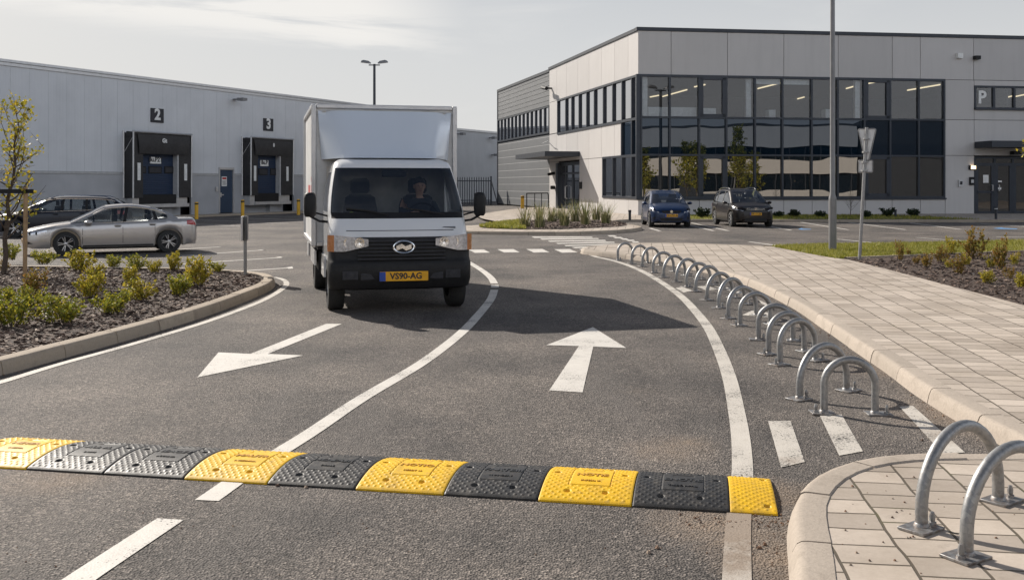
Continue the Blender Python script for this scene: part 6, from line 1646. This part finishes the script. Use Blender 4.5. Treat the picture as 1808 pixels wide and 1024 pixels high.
mb = MB(); mb.grid(lambda u, v: Vector((lerp(-.09, .06, v), lerp(-.24, -.02, u), .012+.045*sin(u*pi)*sin(v*pi))), 12, 6); mb.build('blue_cloth', simple('pale blue cloth', (.18, .42, .55), .8), vest, smooth=60)

# ------------------------------------------------------------------ driver
def skin_body(name, mat, joints, edges, parent, root=0, levels=2):
    me = bpy.data.meshes.new(name); me.from_pydata([j[:3] for j in joints], edges, []); me.materials.append(mat)
    o = bpy.data.objects.new(name, me); COL.objects.link(o); o.parent = parent
    sk = o.modifiers.new('skin', 'SKIN'); sk.use_smooth_shade = True
    if not me.skin_vertices: 
        bpy.context.view_layer.objects.active = o
    for i, j in enumerate(joints):
        d = me.skin_vertices[0].data[i]; rr = j[3]; d.radius = rr if isinstance(rr, tuple) else (rr, rr); d.use_root = (i == root)
    ss = o.modifiers.new('sub', 'SUBSURF'); ss.levels = levels; ss.render_levels = levels
    return o
drv = thing('person', 'driver in a dark jacket sitting at the truck wheel', 'person'); drv.location = truck.matrix_basis @ Vector((-.52, .42, .98)); drv.rotation_euler = (0, 0, TH)
J = [(0, 0, .10, (.13, .16)), (-.06, 0, .28, (.11, .15)), (-.08, 0, .44, (.11, .17)), (-.07, 0, .53, (.06, .08)), (-.05, 0, .585, .05), (-.035, 0, .65, (.075, .07)), (-.03, 0, .73, (.095, .075)), (-.04, 0, .80, (.08, .065)),
     (-.08, .19, .47, .065), (-.02, .27, .26, .052), (.20, .20, .27, .04), (.29, .16, .31, .03),
     (-.08, -.19, .47, .065), (-.01, -.26, .27, .052), (.22, -.16, .30, .04), (.30, -.10, .33, .03),
     (.05, .11, .06, .085), (.42, .14, .10, .07), (.50, .14, -.3, .05), (.60, .14, -.36, .045),
     (.05, -.11, .06, .085), (.42, -.14, .10, .07), (.50, -.14, -.3, .05), (.60, -.14, -.36, .045)]
E = [(0, 1), (1, 2), (2, 3), (3, 4), (4, 5), (5, 6), (6, 7), (2, 8), (8, 9), (9, 10), (10, 11), (2, 12), (12, 13), (13, 14), (14, 15), (0, 16), (16, 17), (17, 18), (18, 19), (0, 20), (20, 21), (21, 22), (22, 23)]
bd_ = skin_body('body', MAT['skin'], J, E, drv)
# jacket over torso and arms
Jj = [(0, 0, .08, (.15, .18)), (-.06, 0, .28, (.13, .17)), (-.08, 0, .44, (.125, .18)), (-.075, 0, .515, (.075, .095)), (-.08, .19, .47, .08), (-.02, .27, .26, .066), (.18, .205, .27, .052), (-.08, -.19, .47, .08), (-.01, -.26, .27, .066), (.20, -.17, .295, .052)]
skin_body('jacket', MAT['cloth'], Jj, [(0, 1), (1, 2), (2, 3), (2, 4), (4, 5), (5, 6), (2, 7), (7, 8), (8, 9)], drv)
mb = MB(); 
def hair(u, v):
    a = u*2*pi; b = lerp(.05, pi/2, v); back = (1-cos(a))/2; zz = lerp(.755, .66, back) if v > .99 else .735+.105*cos(b)
    return Vector((-.045+.105*sin(b)*cos(a), .088*sin(b)*sin(a), zz))
mb.grid(hair, 24, 8); mb.build('hair', MAT['hair'], drv, smooth=60)
mb = MB()
for sg in (-1, 1): mb.lathe([(0, -.008), (.012, 0), (0, .008)], 8, Matrix.Translation((.058, sg*.032, .715)))
mb.build('eye', MAT['ink'], drv); mb = MB(); mb.tube([(.062, 0, .72), (.085, 0, .675), (.06, 0, .668)], [.008, .015, .008], 6); mb.build('nose', MAT['skin'], drv, smooth=60)
mb = MB(); mb.cbox((.052, 0, .638), (.012, .05, .008)); mb.build('mouth', simple('lips', (.3, .12, .1), .6), drv)
for sg in (-1, 1):
    mb = MB(); mb.lathe([(0, -.012), (.03, -.006), (.03, .006), (0, .012)], 10, Matrix.Translation((-.035, sg*.082, .70)) @ Matrix.Rotation(pi/2, 4, 'X')); mb.build('ear', MAT['skin'], drv, smooth=60)
    bx_, by_, bz_ = (.29, .16, .31) if sg > 0 else (.30, -.10, .33)
    Jh = [(bx_, by_, bz_, (.03, .018))]; Eh = []
    Jh.append((bx_+.05, by_, bz_+.005, (.034, .016))); Eh.append((0, 1))
    for k in range(4):
        yk = by_ + (k-1.5)*.02; l = (.8, 1, .95, .75)[k]; i0 = len(Jh)
        Jh += [(bx_+.085, yk, bz_+.01, .0095), (bx_+.085+.025*l, yk, bz_-.012, .009), (bx_+.085+.012*l, yk, bz_-.04*l, .008)]; Eh += [(1, i0), (i0, i0+1), (i0+1, i0+2)]
    i0 = len(Jh); Jh += [(bx_+.03, by_-sg*.035, bz_-.012, .011), (bx_+.06, by_-sg*.045, bz_-.03, .0095)]; Eh += [(1, i0), (i0, i0+1)]
    skin_body('hand', MAT['skin'], Jh, Eh, drv, levels=1)

# ------------------------------------------------------------------ sky, sun, camera
EL = radians(32.5); SD = Vector((-.68*cos(EL), .733*cos(EL), sin(EL))).normalized()
wd = bpy.data.worlds.new("World"); SC.world = wd; wd.use_nodes = True
nt = wd.node_tree; nn = nt.nodes; ll_ = nt.links; bg = nn['Background']
sky = nn.new('ShaderNodeTexSky'); sky.sky_type = 'NISHITA'; sky.sun_disc = False; sky.sun_elevation = EL
sky.sun_rotation = atan2(SD.x, SD.y); sky.altitude = 20; sky.air_density = 1.0; sky.dust_density = 2.0; sky.ozone_density = 1.0
bg.inputs['Strength'].default_value = SKY
tc = nn.new('ShaderNodeTexCoord')
def wmath(op, a, b=None, clamp=False):
    nd = nn.new('ShaderNodeMath'); nd.operation = op; nd.use_clamp = clamp
    for i, v in enumerate((a, b)):
        if v is None: continue
        if isinstance(v, bpy.types.NodeSocket): ll_.new(v, nd.inputs[i])
        else: nd.inputs[i].default_value = v
    return nd.outputs[0]
def wnoise(scale, rot, sc, detail=6, rough=.6, dist=.3):
    mp = nn.new('ShaderNodeMapping'); mp.inputs['Rotation'].default_value = rot; mp.inputs['Scale'].default_value = sc; ll_.new(tc.outputs['Generated'], mp.inputs['Vector'])
    nz = nn.new('ShaderNodeTexNoise'); nz.inputs['Scale'].default_value = scale; nz.inputs['Detail'].default_value = detail; nz.inputs['Roughness'].default_value = rough; nz.inputs['Distortion'].default_value = dist
    ll_.new(mp.outputs[0], nz.inputs['Vector']); return nz.outputs['Fac']
def wmr(v, a, b, c=0.0, d=1.0, smooth=True):
    nd = nn.new('ShaderNodeMapRange'); nd.interpolation_type = 'SMOOTHSTEP' if smooth else 'LINEAR'
    ll_.new(v, nd.inputs[0]); nd.inputs[1].default_value = a; nd.inputs[2].default_value = b; nd.inputs[3].default_value = c; nd.inputs[4].default_value = d; return nd.outputs[0]
def wmix(fac, a, b):
    nd = nn.new('ShaderNodeMix'); nd.data_type = 'RGBA'
    for i, v in ((0, fac), (6, a), (7, b)):
        if isinstance(v, bpy.types.NodeSocket): ll_.new(v, nd.inputs[i])
        else: nd.inputs[i].default_value = v
    return nd.outputs[2]
# thin high haze over the whole sky, streaked cirrus bank upper left
sep = nn.new('ShaderNodeSeparateXYZ'); ll_.new(tc.outputs['Generated'], sep.inputs[0])
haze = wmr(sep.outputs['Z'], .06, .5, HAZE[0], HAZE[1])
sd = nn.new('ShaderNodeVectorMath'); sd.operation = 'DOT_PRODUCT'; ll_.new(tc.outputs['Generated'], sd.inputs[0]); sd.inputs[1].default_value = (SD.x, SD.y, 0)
haze = wmath('MULTIPLY', haze, wmr(sd.outputs['Value'], -.7, .3, 1.15, 1.0))  # haze also raised away from the sun to lift the walls in shade
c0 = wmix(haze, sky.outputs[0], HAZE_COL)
el = wmath('SUBTRACT', sep.outputs['Z'], wmath('MULTIPLY', sep.outputs['X'], -.085))
band = wmath('MULTIPLY', wmr(el, .105, .135), wmr(el, .215, .16))
band = wmath('MULTIPLY', band, wmr(sep.outputs['X'], -.02, -.16))
st = wnoise(3.0, (0, 0, 0), (1.2, 1.2, 11), 8, .62, .6)
cm = wmath('MULTIPLY', band, wmr(st, .38, .58, 0, .95))
st2 = wmath('MULTIPLY', wnoise(2.2, (0, 0, .4), (1, 1, 7), 7, .6, .5), 1.0)
cm = wmath('MAXIMUM', cm, wmath('MULTIPLY', wmr(st2, .5, .75, 0, .30), wmr(sep.outputs['Z'], .0, .1)))
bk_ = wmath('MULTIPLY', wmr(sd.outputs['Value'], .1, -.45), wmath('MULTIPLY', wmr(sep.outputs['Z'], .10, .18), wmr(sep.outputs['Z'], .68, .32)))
c1 = wmix(wmath('MULTIPLY', bk_, BACK_FILL[0]), c0, BACK_FILL[1])      # added sky glow opposite the sun, brightens the shaded walls
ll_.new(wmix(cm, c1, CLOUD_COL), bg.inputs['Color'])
sl = bpy.data.lights.new('sun', 'SUN'); sl.energy = SUN; sl.angle = radians(.53); sl.color = (1.0, .93, .84)
so = bpy.data.objects.new('sun', sl); COL.objects.link(so); so.rotation_euler = SD.to_track_quat('Z', 'Y').to_euler(); so.location = SD*60
cam = bpy.data.cameras.new('camera'); co = bpy.data.objects.new('camera', cam); COL.objects.link(co); SC.camera = co
cam.sensor_width = 36; cam.lens = 36*F/1808; cam.clip_start = .05; cam.clip_end = 3000
cam.shift_y = -(512-HY)/1808
co.location = (0, 0, EYE); co.rotation_euler = (pi/2, 0, 0)
vs = SC.view_settings; SC.display_settings.display_device = 'sRGB'; vs.view_transform = 'Standard'; vs.look = 'None'; vs.exposure = EXPO; vs.gamma = 1.0
SC.cycles.max_bounces = 8; SC.cycles.transparent_max_bounces = 12; SC.cycles.use_denoising = True
